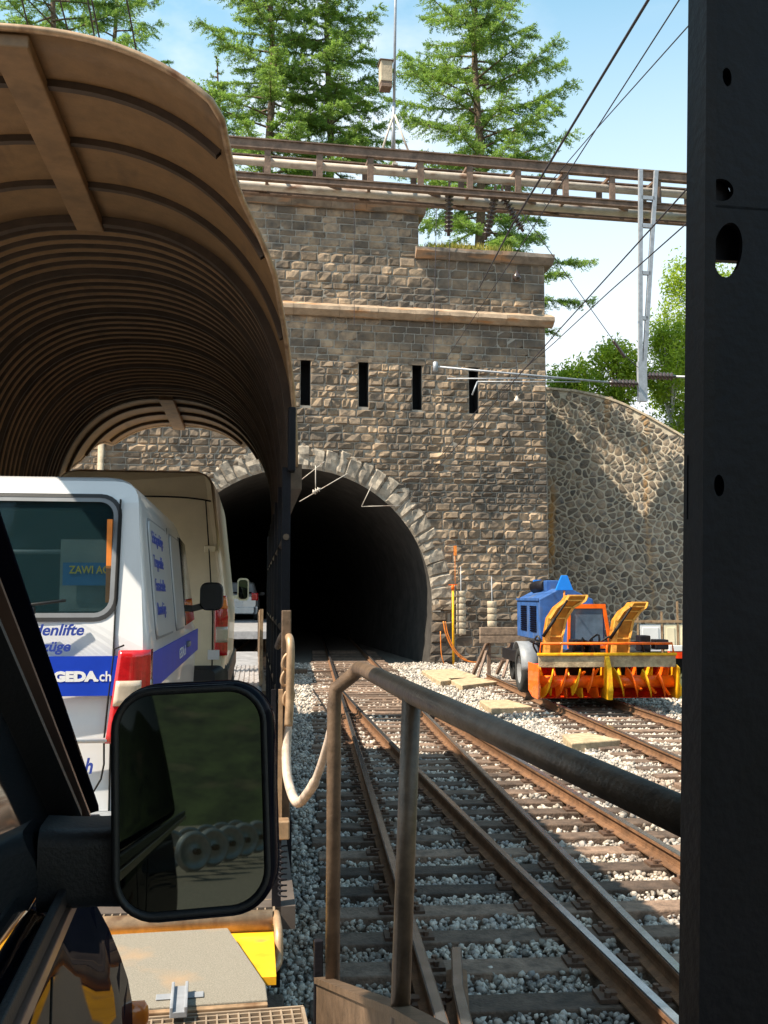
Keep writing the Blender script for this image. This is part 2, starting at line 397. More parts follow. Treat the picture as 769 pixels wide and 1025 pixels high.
# --- the turnout beside the train
tk = thing('railway_turnout', 'turnout of rusty rails on wooden sleepers entering the right half of the tunnel', 'railway track')
ys = yl(1.0, 75, 10)
rail([(A_X, y) for y in ys], tk)
rail([(C_X, y) for y in [1, 5, 10, 16, 22.5, 40, 75]], tk)
rail([(rail_b(y), y) for y in yl(1.0, 23.2)], tk)
rail([(rail_b(y)+1.49, y) for y in yl(1.0, 23.2)], tk)
rail([(.92, 6.3), (.84, 5.7), (.81, 5.2), (.81, 1.0)], tk, 'check_rail')
y = 1.4; i = 0
while y < 44:
    t = max(0, 24-y)
    rr = [A_X, C_X] + ([rail_b(y), rail_b(y)+1.49] if 2 < t else [])
    SLP.append(sleeper(.05, 2.85+(rail_b(y)-.72)*.95 if t > 0 else 2.75, y, tk, rr, i)); y += .56; i += 1
# --- the siding
tk = thing('siding_track', 'rusty siding track in bright gravel under the orange snow blower', 'railway track')
for x in (S_L, S_R): rail([(x, -25), (x, 28.3)], tk)
y = 5.5
while y < 28:
    SLP.append(sleeper(S_L-.5, S_R+.5, y, tk, [S_L, S_R], i)); y += .62
# --- the train's own track
tk = thing('train_track', 'rail track under the car train on the left', 'railway track')
yy = yl(-30, 80, 40)
for s in (-.745, .745): rail([(left_x(y)+s, y) for y in yy], tk)
y = 3.5
while y < 44:
    x = left_x(y); SLP.append(sleeper(x-1.25, x+1.25, y, tk, [x-.745, x+.745], i)); y += .62

# --- ballast stones
ico_v = []; ph = (1+5**.5)/2
for a in (-1, 1):
    for b in (-ph, ph): ico_v += [(0, a, b), (a, b, 0), (b, 0, a)]
ico_v = np.array(ico_v)/math.hypot(1, ph)
from itertools import combinations
ico_f = []
el = min(np.linalg.norm(ico_v[a]-ico_v[b]) for a, b in combinations(range(12), 2))*1.01
for a, b, c in combinations(range(12), 3):
    if max(np.linalg.norm(ico_v[a]-ico_v[b]), np.linalg.norm(ico_v[b]-ico_v[c]), np.linalg.norm(ico_v[a]-ico_v[c])) < el:
        nn = np.cross(ico_v[b]-ico_v[a], ico_v[c]-ico_v[a]); ico_f.append((a, b, c) if nn.dot(ico_v[a]) > 0 else (a, c, b))
ico_f = np.array(ico_f)
def scatter(x0, x1, y0, y1, dens, size, zb, jit):
    n = int((x1-x0)*(y1-y0)*dens)
    x = rng.uniform(x0, x1, n); y = rng.uniform(y0, y1, n); keep = np.ones(n, bool)
    for (a, b, c, d) in SLP:
        if d < y0 or c > y1: continue
        m = (x > a) & (x < b) & (y > c+.01) & (y < d-.01) & (rng.uniform(0, 1, n) > .05); keep &= ~m
    x, y = x[keep], y[keep]; n = len(x)
    bt = np.clip(24-y, 0, None); bx = .72+.05*bt+.0007*bt*bt
    for rx in (np.full(n, A_X), np.full(n, C_X), np.full(n, S_L), np.full(n, S_R), bx, bx+1.49):
        keep = np.abs(x-rx) > .085
        x, y, bx = x[keep], y[keep], bx[keep]; n = len(x)
        break
    for k in range(5):
        rx = [C_X, S_L, S_R, bx, bx+1.49][k]; keep = (np.abs(x-rx) > .085) | ((k > 2) & (y > 23.3))
        x, y, bx = x[keep], y[keep], bx[keep]
    n = len(x)
    sc = size*rng.uniform(.6, 1.35, (n, 1, 1))*rng.uniform(.6, 1.25, (n, 1, 3))
    v = ico_v[None]*sc*rng.uniform(.58, 1.3, (n, 12, 1))
    q = rng.normal(size=(n, 4)); q /= np.linalg.norm(q, axis=1)[:, None]; w_, a, b, c = q.T
    Rm = np.stack([1-2*(b*b+c*c), 2*(a*b-c*w_), 2*(a*c+b*w_), 2*(a*b+c*w_), 1-2*(a*a+c*c), 2*(b*c-a*w_), 2*(a*c-b*w_), 2*(b*c+a*w_), 1-2*(a*a+b*b)], 1).reshape(n, 3, 3)
    v = np.einsum('nij,nkj->nki', Rm, v)
    lump = .02*np.sin(x*2.3+y*1.1)*np.sin(y*.9-x*.7)
    z = zb+lump+rng.uniform(-jit, jit, n)
    side = np.clip((x-7.4)/2, 0, 1)*.0
    v += np.stack([x, y, z+side], 1)[:, None]
    return v.reshape(-1, 3), n
parts = [scatter(-.9, 4.2, 3.0, 9.5, 1150, .0218, -.222, .036), scatter(-1.3, 7.5, 9.5, 19, 560, .027, -.225, .036), scatter(-1.5, 12, 19, 36, 230, .038, -.235, .035), scatter(3.9, 12, 12, 19, 200, .033, -.23, .03)]
V = np.concatenate([p[0] for p in parts]); N = sum(p[1] for p in parts)
Fc = (ico_f[None]+(np.arange(N)*12)[:, None, None]).reshape(-1, 3)
tag(bulk('ballast', V, Fc, M['stones']), 'loose pale ballast stones between and beside the tracks', 'gravel', kind='stuff')

# ------------------------------------------------------------------ masonry helpers
def block(mb, u0, u1, z0, z1, y0, b, r_, gap=.012, nu=4, nz=3, mapf=None):
    """one rock-faced stone: a lumpy front standing out of the mortar"""
    u0 += gap; u1 -= gap; z0 += gap; z1 -= gap; vs = []
    tilt = r_.uniform(-.5, .5); tz = r_.uniform(-.5, .5); ia, ib, ja, jb = [r_.uniform(.2, .8) for _ in range(4)]
    jj = [r_.uniform(-.012, .012) for _ in range(8)]
    for i in range(nu+1):
        for j in range(nz+1):
            s, t = i/nu, j/nz
            e = (i in (0, nu)) or (j in (0, nz))
            u = u0+(u1-u0)*s; z = z0+(z1-z0)*t
            if e:
                dep = -.004; u += r_.uniform(-.006, .006); z += r_.uniform(-.006, .006)
            else:
                ins = .65 if i in (1, nu-1) else 0
                dep = b*(.5+tilt*(s-.5)*2+tz*(t-.5)*2)+r_.uniform(-.45, .45)*b
                u += (-ia if i == 1 else ib if i == nu-1 else r_.uniform(-.3, .3))*(u1-u0)/nu; z += (-ja if j == 1 else jb if j == nz-1 else 0)*(z1-z0)/nz*.8
            p = (u, y0-dep, z)
            vs.append(mapf(*p) if mapf else p)
    n = nz+1
    mb.add(vs, [(i*n+j, (i+1)*n+j, (i+1)*n+j+1, i*n+j+1) for i in range(nu) for j in range(nz)])
def courses(mb, u0, u1, z0, z1, h, wmin, wmax, keep, b, y0=0, seed=1):
    r_ = random.Random(seed); n = max(1, round((z1-z0)/h)); hs_ = [r_.uniform(.72, 1.3) for _ in range(n)]; z = z0
    for k in range(n):
        hh = (z1-z0)*hs_[k]/sum(hs_); u = u0
        while u < u1-.05:
            w = r_.uniform(wmin, wmax)
            if u+w > u1-.22: w = u1-u
            if keep(u, u+w, z, z+hh): block(mb, u, u+w, z, z+hh, y0, b*r_.uniform(.5, 1.3), r_)
            u += w
        z += hh

# ------------------------------------------------------------------ tunnel portal
ZC, RI, RO = 1.93, 4.97, 5.80
UR = fa(547, 420)[0]
UL = -14.5
ZCOR = fa(430, 316)[1]                                   # top of the cornice
UT = fa(419, 240)[0]                                     # right end of the tall parapet
ZT = fa(330, 205)[1]; ZB = fa(480, 257)[1]
slits = []
for px, y0, y1 in ((306, 366, 411), (364, 368, 412.5), (417.5, 371, 415.5), (474, 373, 419)):
    u, zt = fa(px, y0); _, zb = fa(px, y1); slits.append((u-.18, u+.18, zb, zt))
def jamb(z): return RI if z >= ZC else RI-.10*((ZC-z)/2.1)**2
def arch_hit(u0, u1, z0, z1):                            # does the rectangle reach inside the ring of arch stones?
    um = 0 if u0 < 0 < u1 else min(abs(u0), abs(u1))
    if z0 >= ZC: return math.hypot(um, z0-ZC) < RI+.33
    return um < RI+.03
portal = thing('tunnel_portal', 'tall rough stone tunnel portal with four narrow slits above its arch', 'tunnel portal', FA.o, FA.rz)
GZ = FA.o.z
def L(z): return z-GZ                                    # world height to portal-local height
wall, back = MB(), MB()
def keep(u0, u1, z0, z1):
    z0 += GZ; z1 += GZ
    if arch_hit(u0, u1, z0, z1): return False
    for a, b, c, d in slits:
        if u1 > a-.02 and u0 < b+.02 and z1 > c+.05 and z0 < d-.05: return False
    return True
# stones are laid in bands between the slits so that their ends close neatly
zs0, zs1 = min(s[2] for s in slits), max(s[3] for s in slits)
courses(wall, UL, UR, 0, L(zs0), .28, .28, .72, keep, .095, seed=11)
edges = [UL] + [e for s in slits for e in (s[0], s[1])] + [UR]
for k in range(0, len(edges), 2): courses(wall, edges[k], edges[k+1], L(zs0), L(zs1), .28, .26, .6, lambda *a: True, .09, seed=20+k)
courses(wall, UL, UR, L(zs1), L(ZCOR-.42), .29, .34, .72, lambda *a: True, .045, seed=31)
courses(wall, UL, UR, L(ZCOR), L(ZB-.42), .31, .4, .75, lambda *a: True, .05, seed=41)
courses(wall, UL, UT, L(ZB-.42), L(ZT-.35), .31, .4, .75, lambda *a: True, .04, seed=51)
for a, b, c, d in slits:                                 # lintels
    wall.box(a-.14, b+.14, -.03, .2, L(d), L(d)+.16)
wall.build('wall', M['stone'], portal)
# mortar body behind the stones, cut round the arch and the slits
us = sorted(set([UL, UR, UT] + [e for s in slits for e in s[:2]] + [(RI+.3)*math.sin(R(a)) for a in range(-90, 91, 3)] + [-RI-.31, RI+.31]))
for a, b in zip(us[:-1], us[1:]):
    m_ = (a+b)/2; top = ZT-.2 if b <= UT+1e-6 else ZB-.2
    z0 = GZ if abs(m_) > RI+.3 else ZC+math.sqrt(max(0, (RI+.3)**2-min(abs(a), abs(b))**2))
    spans = [(z0, top)]
    for s in slits:
        if s[0] < m_ < s[1]: spans = [(z0, s[2]), (s[3], top)]
    for p, q in spans: back.add([(a, .004, L(p)), (b, .004, L(p)), (b, .004, L(q)), (a, .004, L(q))], [(0, 1, 2, 3)])
# end faces, parapet thickness, terrace
back.box(UR-.02, UR-.012, .0, 7.3, 0, L(ZCOR-.1))
back.box(UL, UR-.02, 1.0, 1.1, L(ZCOR-.3), L(ZB-.25)); back.box(UL, UT, 1.0, 1.1, L(ZB-.25), L(ZT-.2)); back.box(UL, UR-.02, .9, 7.0, L(ZCOR-.5), L(ZCOR-.1))
back.box(UR-.02, UR-.012, .0, 1.0, L(ZCOR-.1), L(ZB-.25)); back.box(UT-.012, UT-.004, .02, 1.0, L(ZB-.2), L(ZT-.25))
back.build('mortar', M['mortar'], portal)
e = MB()                                                 # quoins up the outer corner (they return along the side)
r_ = random.Random(5); z = 0.0
while z < L(ZB)-.8:
    for (a, b) in ((0, .5), (.5, 1.1)):
        block(e, a, b, z, z+.31, 0, .05, r_, mapf=lambda u, y, zz: (UR-.01-y, u, zz))
    z += .312
    if abs(z-L(ZCOR-.2)) < .25: z = L(ZCOR)+.02; e.build('side_wall', M['stone'], portal); e = MB()
e.build('side_wall', M['stone'], portal)
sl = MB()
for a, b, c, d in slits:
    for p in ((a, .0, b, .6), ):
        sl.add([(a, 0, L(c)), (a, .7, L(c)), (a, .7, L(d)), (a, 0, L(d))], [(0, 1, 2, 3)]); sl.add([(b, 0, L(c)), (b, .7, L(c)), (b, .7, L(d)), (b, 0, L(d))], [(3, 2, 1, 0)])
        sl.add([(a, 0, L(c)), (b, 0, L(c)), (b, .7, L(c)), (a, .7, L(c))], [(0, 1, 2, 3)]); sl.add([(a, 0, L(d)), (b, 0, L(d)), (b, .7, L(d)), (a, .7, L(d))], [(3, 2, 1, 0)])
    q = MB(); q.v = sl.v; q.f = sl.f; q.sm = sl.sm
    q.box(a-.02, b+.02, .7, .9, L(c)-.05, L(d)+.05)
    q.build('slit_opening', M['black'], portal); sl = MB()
# arch ring
vo = MB(); r_ = random.Random(3); a = -2.0
angs = [a]
while a < 182: a += r_.uniform(3.6, 6.2); angs.append(a)
for a0, a1 in zip(angs[:-1], angs[1:]):
    ro = RO+r_.uniform(-.06, .10)
    block(vo, a0, a1, RI-.03, ro, -.02, .085, r_, gap=.0, nu=4, nz=5, mapf=lambda A, y, rr: (rr*math.cos(R(A)), y+.02 if y > -.02 else y, L(ZC)+rr*math.sin(R(A))))
vo.build('arch_ring', M['vous'], portal)
# tunnel lining and jambs
def tun(u, v):
    pts = 40; k = u*pts
    y = .01+v*60
    if k < 6: z = GZ-.3+(ZC-GZ+.3)*(k/6); x = jamb(z)
    elif k > 34: z = GZ-.3+(ZC-GZ+.3)*((40-k)/6); x = -jamb(z)
    else:
        A = PI*(k-6)/28; x = RI*math.cos(A); z = ZC+RI*math.sin(A)
    w = .03*math.sin(k*3.1+y*.9)*math.sin(y*2.3+k)
    return (x*(1-w*.2), y, L(z)+w*.3)
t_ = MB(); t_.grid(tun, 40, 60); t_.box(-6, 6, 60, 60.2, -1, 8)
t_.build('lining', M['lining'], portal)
r_ = random.Random(8); z = 0
for s in (1, -1):
    z = 0.0; jm = MB()
    while z < L(ZC)-.1:
        h_ = r_.uniform(.28, .42); w = r_.uniform(.45, .85)
        block(jm, min(s*(jamb(z+GZ)-.05), s*(RI+w)), max(s*(jamb(z+GZ)-.05), s*(RI+w)), z, z+h_, -.04, .1, r_); z += h_
    jm.build('jamb_stones', M['stone'], portal)
# cornice and copings (slightly irregular long stones)
def ledge(name, u0, u1, prof, m, seed):
    r_ = random.Random(seed); mb = MB(); u = u0
    while u < u1-.01:
        w = min(r_.uniform(1.1, 2.0), u1-u)
        if u1-(u+w) < .4: w = u1-u
        dy, dz = r_.uniform(-.012, .012), r_.uniform(-.010, .010)
        pr = [(p[0]+dy, p[1]+dz) for p in prof]; nseg = 4; n = len(pr); vs = []
        for i in range(nseg+1):
            uu = u+.004+(w-.008)*i/nseg
            vs += [(uu, p[0]+r_.uniform(-.012, .012), p[1]+r_.uniform(-.010, .010)) for p in pr]
        mb.add(vs, [(i*n+j, (i+1)*n+j, (i+1)*n+(j+1) % n, i*n+(j+1) % n) for i in range(nseg) for j in range(n)] + [tuple(range(n)), tuple(reversed(range(nseg*n, nseg*n+n)))])
        u += w
    mb.build(name, m, portal, fixn=True)
zc = L(ZCOR)
ledge('cornice', UL, UR+.28, [(.05, zc+.10), (-.36, zc-.12), (-.38, zc-.27), (-.16, zc-.45), (.05, zc-.45)], mat('cornice_stone', (.34, .25, .175), .85, var=.3, nscale=2, bump=.5, bscale=8, streak=((.40, .17, .05), (.8, 3, 3), .56)), 1)
zb = L(ZB)
ledge('coping', UT-.15, UR+.32, [(1.1, zb), (-.2, zb), (-.36, zb-.05), (-.36, zb-.20), (-.12, zb-.42), (1.1, zb-.42)], M['coping'], 2)
zt = L(ZT)
ledge('coping', UL, UT+.25, [(1.15, zt), (-.22, zt), (-.38, zt-.04), (-.38, zt-.16), (-.12, zt-.36), (1.15, zt-.36)], M['coping'], 3)
# downpipe and bracket seen through the wagon roof's far end
for px0, mm, r0 in ((52, 'brown', .05), (102, 'conc_grey', .11)):
    u, z = fa(px0, 440)
    q = MB(); q.tube([(u, -.16, .5), (u, -.16, L(z)+.6)], r0, 8); 
    for k in range(5): q.box(u-r0-.03, u+r0+.03, -.12, 0, 1+k*2.0, 1.08+k*2.0)
    q.build('downpipe', M[mm], portal)

# grass on the parapet
def tufts(name, label, n, fn, m, h0=.1, h1=.4):
    Vs = np.zeros((n*3, 3)); 
    for i in range(n):
        x, y, z = fn(); a = random.uniform(0, 2*PI); h = random.uniform(h0, h1); w = .012+.02*random.random(); ln = random.uniform(0, .5)*h
        Vs[3*i] = (x-w*math.cos(a), y-w*math.sin(a), z); Vs[3*i+1] = (x+w*math.cos(a), y+w*math.sin(a), z); Vs[3*i+2] = (x+ln*math.sin(a*3), y+ln*math.cos(a*2), z+h)
    return tag(bulk(name, Vs, np.arange(n*3).reshape(-1, 3), m), label, 'grass', kind='stuff')
def on_par():
    u = random.uniform(UT+.3, fa(512, 250)[0]); y = random.uniform(-.2, .9); p = FA.w((u, y, L(ZB)-.03)); return p
tufts('parapet_grass', 'yellow and green grass growing on the lower step of the parapet', 2600, on_par, M['tuft'], .08, .42)

# ------------------------------------------------------------------ retaining wall (rubble with wide joints)
corner = FA.w((UR, 5.6, 0))
FR = Frame((corner.x-.4, corner.y+.1, GZ), R(-19))
def fr(px, py): p = FR.front(px, py); return p.x, p.z
tops = [fr(x, y) for x, y in ((540, 387), (575, 390), (600, 395), (622, 402), (650, 416), (683, 435), (720, 460), (800, 520))]
RW = tops[-1][0]
def rtop(u): return float(np.interp(u, [t[0] for t in tops], [t[1] for t in tops]))
rw = thing('retaining_wall', 'curving-topped rubble retaining wall with wide pale joints right of the portal', 'wall', FR.o, FR.rz)
def clip(poly, m, n):
    out = []
    for i in range(len(poly)):
        a, b = poly[i], poly[(i+1) % len(poly)]; da = (a[0]-m[0])*n[0]+(a[1]-m[1])*n[1]; db = (b[0]-m[0])*n[0]+(b[1]-m[1])*n[1]
        if da <= 0: out.append(a)
        if da*db < 0:
            t = da/(da-db); out.append((a[0]+(b[0]-a[0])*t, a[1]+(b[1]-a[1])*t))
    return out
seeds = []; r_ = random.Random(2); st = .27
nzr = int(15/st)
for i in range(int(RW/st)+2):
    for j in range(nzr):
        seeds.append((i*st+r_.uniform(-.17, .17)*1.2, (j+.5*(i % 2))*st*.92+r_.uniform(-.15, .15)*1.2))
S = np.array(seeds); stn = MB()
S = S+np.stack([.10*np.sin(S[:, 1]*1.7+S[:, 0]), .10*np.sin(S[:, 0]*2.1)], 1); dropm = np.array([r_.random() > .16 for _ in range(len(S))]); S = S[dropm]; seeds = [tuple(q) for q in S]
for sx, sz in seeds:
    if sz > rtop(sx)-.18 or sx < 0 or sx > RW: continue
    d = (S[:, 0]-sx)**2+(S[:, 1]-sz)**2; nb = np.argsort(d)[1:18]
    poly = [(sx-.6, sz-.6), (sx+.6, sz-.6), (sx+.6, sz+.6), (sx-.6, sz+.6)]
    for k in nb:
        q = S[k]; n_ = (q[0]-sx, q[1]-sz); ln = math.hypot(*n_)
        if ln < .04: continue
        n_ = (n_[0]/ln, n_[1]/ln); m_ = ((sx+q[0])/2-n_[0]*.018, (sz+q[1])/2-n_[1]*.018); poly = clip(poly, m_, n_)
        if len(poly) < 3: break
    if len(poly) < 3: continue
    cxp = sum(p[0] for p in poly)/len(poly); czp = sum(p[1] for p in poly)/len(poly)
    pr = r_.uniform(.02, .06); n = len(poly); rr = []
    for i in range(n):                                   # chamfer the corners
        a, b, c = poly[i-1], poly[i], poly[(i+1) % n]; rr += [(b[0]*.75+a[0]*.25, b[1]*.75+a[1]*.25), (b[0]*.75+c[0]*.25, b[1]*.75+c[1]*.25)]
    n = len(rr)
    vs = [(p[0], .012, p[1]) for p in rr] + [(cxp+(p[0]-cxp)*.9, -pr*.6, czp+(p[1]-czp)*.9) for p in rr] + [(cxp+(p[0]-cxp)*.5+r_.uniform(-.02, .02), -pr+r_.uniform(-.012, .012), czp+(p[1]-czp)*.5) for p in rr] + [(cxp, -pr-.003, czp)]
    fs = [(i+n*k, (i+1) % n+n*k, (i+1) % n+n*(k+1), i+n*(k+1)) for k in range(2) for i in range(n)] + [(2*n+i, 2*n+(i+1) % n, 3*n) for i in range(n)]
    stn.add(vs, fs)
stn.build('stones', M['rstone'], rw, fixn=False)
mo = MB(); uu = yl(-.2, RW, 30)
for a, b in zip(uu[:-1], uu[1:]):
    mo.add([(a, 0, -.3), (b, 0, -.3), (b, 0, rtop(b)-.05), (a, 0, rtop(a)-.05), (a, .8, -.3), (b, .8, -.3), (b, .8, rtop(b)-.05), (a, .8, rtop(a)-.05)], [(0, 1, 2, 3), (3, 2, 6, 7), (5, 4, 7, 6)])
mo.build('mortar', M['rmortar'], rw)
cp = MB()
for a, b in zip(uu[:-1], uu[1:]):
    cp.add([(a, -.08, rtop(a)-.1), (b, -.08, rtop(b)-.1), (b, -.08, rtop(b)), (a, -.08, rtop(a)), (a, .85, rtop(a)-.1), (b, .85, rtop(b)-.1), (b, .85, rtop(b)), (a, .85, rtop(a))], [(0, 1, 2, 3), (3, 2, 6, 7), (1, 0, 4, 5)])
cp.build('coping', M['conc_grey'], rw)

# ------------------------------------------------------------------ hill above and behind
def hill_z(x, y):
    yf = y-(35.5+.103*x)
    left = 12.6+.22*max(0, yf-3)
    right = 8.6-.33*max(0, x-8.2)+.05*max(0, yf-3)
    right = max(right, 3.5+.05*yf)
    t = min(1, max(0, (x-7.2)/1.6)); t = t*t*(3-2*t)
    z = left*(1-t)+right*t
    if x < -13: z += (-13-x)*.25
    return z+.35*math.sin(x*.7+y*.31)*math.sin(y*.53-x*.2)*min(1, max(0, yf-5)/6)
hb = MB()
def hy0(x):
    t = min(1, max(0, (x-8.2)/1.2)); return 37.0+.103*x+6.2*t*t*(3-2*t)
hb.grid(lambda u, v: (-70+150*u, hy0(-70+150*u)+110*v*v, hill_z(-70+150*u, hy0(-70+150*u)+110*v*v)), 150, 50)
hb.box(-70, -15.2, 34.0, 35.6, -1, 14)
tag(hb.build('hill', M['grassg']), kind='structure')

# ------------------------------------------------------------------ trees
def larch(name, label, px, D, top_z, spread, nb, seed, zlow, base=None, dens=1.0, cat='larch tree'):
    r_ = random.Random(seed); nr = np.random.default_rng(seed)
    w = P(px, 300, D); bx, by = w.x, w.y; bz = hill_z(bx, by)-.3 if base is None else base
    t = thing(name, label, cat, (bx, by, bz), 0, 'conifers above the tunnel')
    Ht = top_z-bz; tr = MB()
    pts = [(.12*math.sin(z*.5+seed), .1*math.cos(z*.4), z) for z in [Ht*k/14 for k in range(15)]]
    tr.tube(pts, [.24*(1-k/14)**.8+.02 for k in range(15)], 9); tr.build('trunk', M['bark'], t)
    br = MB(); C0 = []; DR = []; SZ = []
    for k in range(nb):
        f = (k+.5)/nb; z = (zlow-bz)+(Ht-(zlow-bz))*f**.9; rem = (Ht-z)/(Ht-(zlow-bz))
        ln = spread*(.25+.75*min(1, rem*1.7))*r_.uniform(.6, 1.12)*(min(1, .25+rem*2.2)); a = k*2.399+r_.uniform(-.5, .5)
        ca, sa = math.cos(a), math.sin(a); up = .30-.42*rem+r_.uniform(-.12, .12)
        pp = []; m = 7
        for q in range(m+1):
            s = q/m; pp.append(Vector((ca*ln*s+.12*math.sin(z*.5+seed), sa*ln*s+.08*math.sin(s*6+k), z+ln*(up*s-.22*s*s*rem*1.6+.22*s**3*1.1))))
        br.tube(pp, [.045*(1-q/m)+.008 for q in range(m+1)], 4, False)
        nt = int(ln*14.5*dens)+4
        for _ in range(nt):
            s = r_.uniform(.12, 1)**.8; i = min(m-1, int(s*m)); p0 = pp[i].lerp(pp[i+1], s*m-i)
            tl = (.22+.75*(1-abs(s-.45)))*r_.uniform(.4, 1.0)*min(1, ln/2.2)
            ta = a+r_.choice((-1, 1))*r_.uniform(.6, 1.3); d = Vector((math.cos(ta), math.sin(ta), r_.uniform(-.45, .1))).normalized()
            p1 = p0+d*tl+Vector((0, 0, -.12*tl)); br.add([p0-Vector((0, 0, .008)), p0+Vector((0, 0, .008)), p1], [(0, 1, 2)])
            n = int(tl*58*dens)+3; ss = nr.uniform(.05, 1.05, n)[:, None]
            C0.append(np.array(p0)[None]*(1-ss)+np.array(p1)[None]*ss+nr.normal(0, .035, (n, 3)))
            DR.append(nr.normal(0, .7, (n, 3))+np.array(d)[None]*.7+np.array([0, 0, .15])[None]); 
    C0 = np.concatenate(C0); DR = np.concatenate(DR); DR /= np.linalg.norm(DR, axis=1)[:, None]; n = len(C0)
    sd = np.cross(DR, nr.normal(size=(n, 3))); sd /= np.linalg.norm(sd, axis=1)[:, None]
    L_ = nr.uniform(.04, .11, (n, 1)); W_ = nr.uniform(.009, .022, (n, 1))
    Vv = np.stack([C0-sd*W_-DR*L_*.2, C0+sd*W_-DR*L_*.2, C0+DR*L_+sd*W_*.5, C0+DR*L_-sd*W_*.5], 1).reshape(-1, 3)
    br.build('branches', M['bark'], t); bulk('crown', Vv, np.arange(n*4).reshape(-1, 4), M['larch'], t); return t
larch('larch_tree', 'tallest broad larch in clear view right of the tripod mast', 480, 43, 35.5, 4.5, 135, 4, 14.2, dens=1.15)
larch('larch_tree', 'slender larch just left of the tripod mast', 328, 46, 38, 3.6, 125, 9, 16, dens=1.2)
larch('larch_tree', 'loose larch standing nearest the curved wagon roof', 268, 44, 37, 3.9, 120, 14, 16, dens=1.2)
larch('larch_tree', 'small larch low behind the left end of the parapet', 215, 52, 31.5, 3.4, 60, 21, 16, dens=1.0)
larch('larch_tree', 'green treetop above the wagon roof in the upper left corner', 45, 47, 31.5+9, 6.2, 90, 33, 20, dens=1.1)
larch('larch_tree', 'treetop rising left of the other conifers over the wagon roof edge', 108, 54, 42, 4.0, 70, 35, 20, dens=1.0)

def leafy(name, label, px, D, py_top, py_bot, wpx, seed, at=None, trunk=True, n=9000, cat='tree', group=None, base=None, leaf=.11, pale=False):
    r_ = random.Random(seed); nr = np.random.default_rng(seed)
    top = P(px, py_top, D); bot = P(px, py_bot, D); w = wpx/FPX*D; bx, by = top.x, top.y
    if at: bx, by = at[0], at[1]; top = Vector((bx, by, at[2])); bot = Vector((bx, by, at[3])); w = at[4]
    bz = hill_z(bx, by)-.2 if base is None else base
    t = thing(name, label, cat, (bx, by, bz), 0, group); hh = top.z-bz; cz0 = max(.4, bot.z-bz)
    tr = MB(); pts = [(.15*math.sin(k*.9+seed), .1*math.cos(k), hh*.93*k/8) for k in range(9)]
    tr.tube(pts, [.16*(1-k/8)+.02 for k in range(9)], 8); tr.build('trunk', M['bbark'] if pale else M['bark'], t)
    cl = []; lb = MB()
    nc = 34
    for k in range(nc):
        f = r_.random()**.8; z = cz0+(hh-cz0)*f; rad = w/2*math.sin(PI*min(1, .18+.82*(1-f)*.95+.05))*1.0
        rad = w/2*(1-abs(f-.4)**1.6*1.5); a = r_.uniform(0, 2*PI); q = r_.uniform(.25, 1)*max(.12*w, rad)
        c = Vector((q*math.cos(a), q*math.sin(a), z)); cl.append((c, r_.uniform(.10, .24)*w))
        lb.tube([(pts[4][0], pts[4][1], max(.3, z*.7)), (c.x*.5, c.y*.5, z*.92), tuple(c)], [.05, .035, .012], 5, False)
    lb.build('limbs', M['bbark'] if pale else M['bark'], t)
    per = n//nc; C0 = []
    for c, rr in cl:
        d = nr.normal(size=(per, 3)); d /= np.linalg.norm(d, axis=1)[:, None]; C0.append(np.array(c)[None]+d*rr*nr.uniform(.35, 1.15, (per, 1))*np.array([1, 1, 1.15]))
    C0 = np.concatenate(C0); n = len(C0); DR = nr.normal(size=(n, 3)); DR[:, 2] -= .4; DR /= np.linalg.norm(DR, axis=1)[:, None]
    sd = np.cross(DR, nr.normal(size=(n, 3))); sd /= np.linalg.norm(sd, axis=1)[:, None]
    L_ = nr.uniform(.6, 1.3, (n, 1))*leaf; W_ = L_*.34
    Vv = np.stack([C0-DR*L_, C0+sd*W_, C0+DR*L_, C0-sd*W_], 1).reshape(-1, 3)
    bulk('crown', Vv, np.arange(n*4).reshape(-1, 4), M['birch'], t); return t
G = 'leafy trees behind the retaining wall'
leafy('birch_tree', 'tall sunlit birch half hidden by the dark column', 697, 51, 268, 440, 110, 3, n=15000, group=G, pale=True)
leafy('birch_tree', 'shorter birch in front of the tall one above the wall', 668, 48, 335, 445, 90, 5, n=12000, group=G, pale=True)
leafy('leafy_tree', 'bright green bush above the wall beside the hanging steel post', 618, 48, 350, 405, 75, 6, n=9000, group=G)
leafy('leafy_tree', 'low green bush above the wall next to the portal corner', 575, 50, 366, 400, 55, 7, n=5000, group=G)
leafy('leafy_tree', 'larger birch-like tree farthest right behind the dark column', 760, 50, 250, 450, 130, 8, n=8000, group=G, pale=True)
larch('spruce_tree', 'tiny dark spruce top far off behind the retaining wall', 556, 75, P(556, 367, 75).z, 1.3, 40, 40, P(556, 395, 75).z-2, base=3, dens=1.0)

# ------------------------------------------------------------------ catenary gantry
FG = Frame(P(430, 160, 18), R(5.9)); FG = Frame((FG.o.x, FG.o.y, 0), R(5.9))
def fg(px, py, y=0): p = FG.front(px, py, y); return p.x, p.z
gt = thing('catenary_gantry', 'rusty lattice gantry beam with pale pipes spanning the tracks before the portal', 'gantry', FG.o, FG.rz)
zT = fg(430, 158)[1]; zB = fg(430, 190)[1]; UL_, UR_ = -9.5, 9.5
for nm, y, z, m_, w, h in (('top_chord', 0, zT, 'rustb', .07, .16), ('bottom_chord', 0, zB, 'rustb', .07, .10), ('rear_top_chord', .62, zT, 'rustb', .06, .12), ('rear_bottom_chord', .62, zB, 'rustb', .07, .10)):
    q = MB(); q.box(UL_, UR_, y-w/2, y+w/2, z-h/2, z+h/2); q.box(UL_, UR_, y-.06, y+.06, z+h/2-.012, z+h/2+.012); q.box(UL_, UR_, y-.055, y+.055, z-h/2-.012, z-h/2+.01); q.build(nm, M[m_], gt)
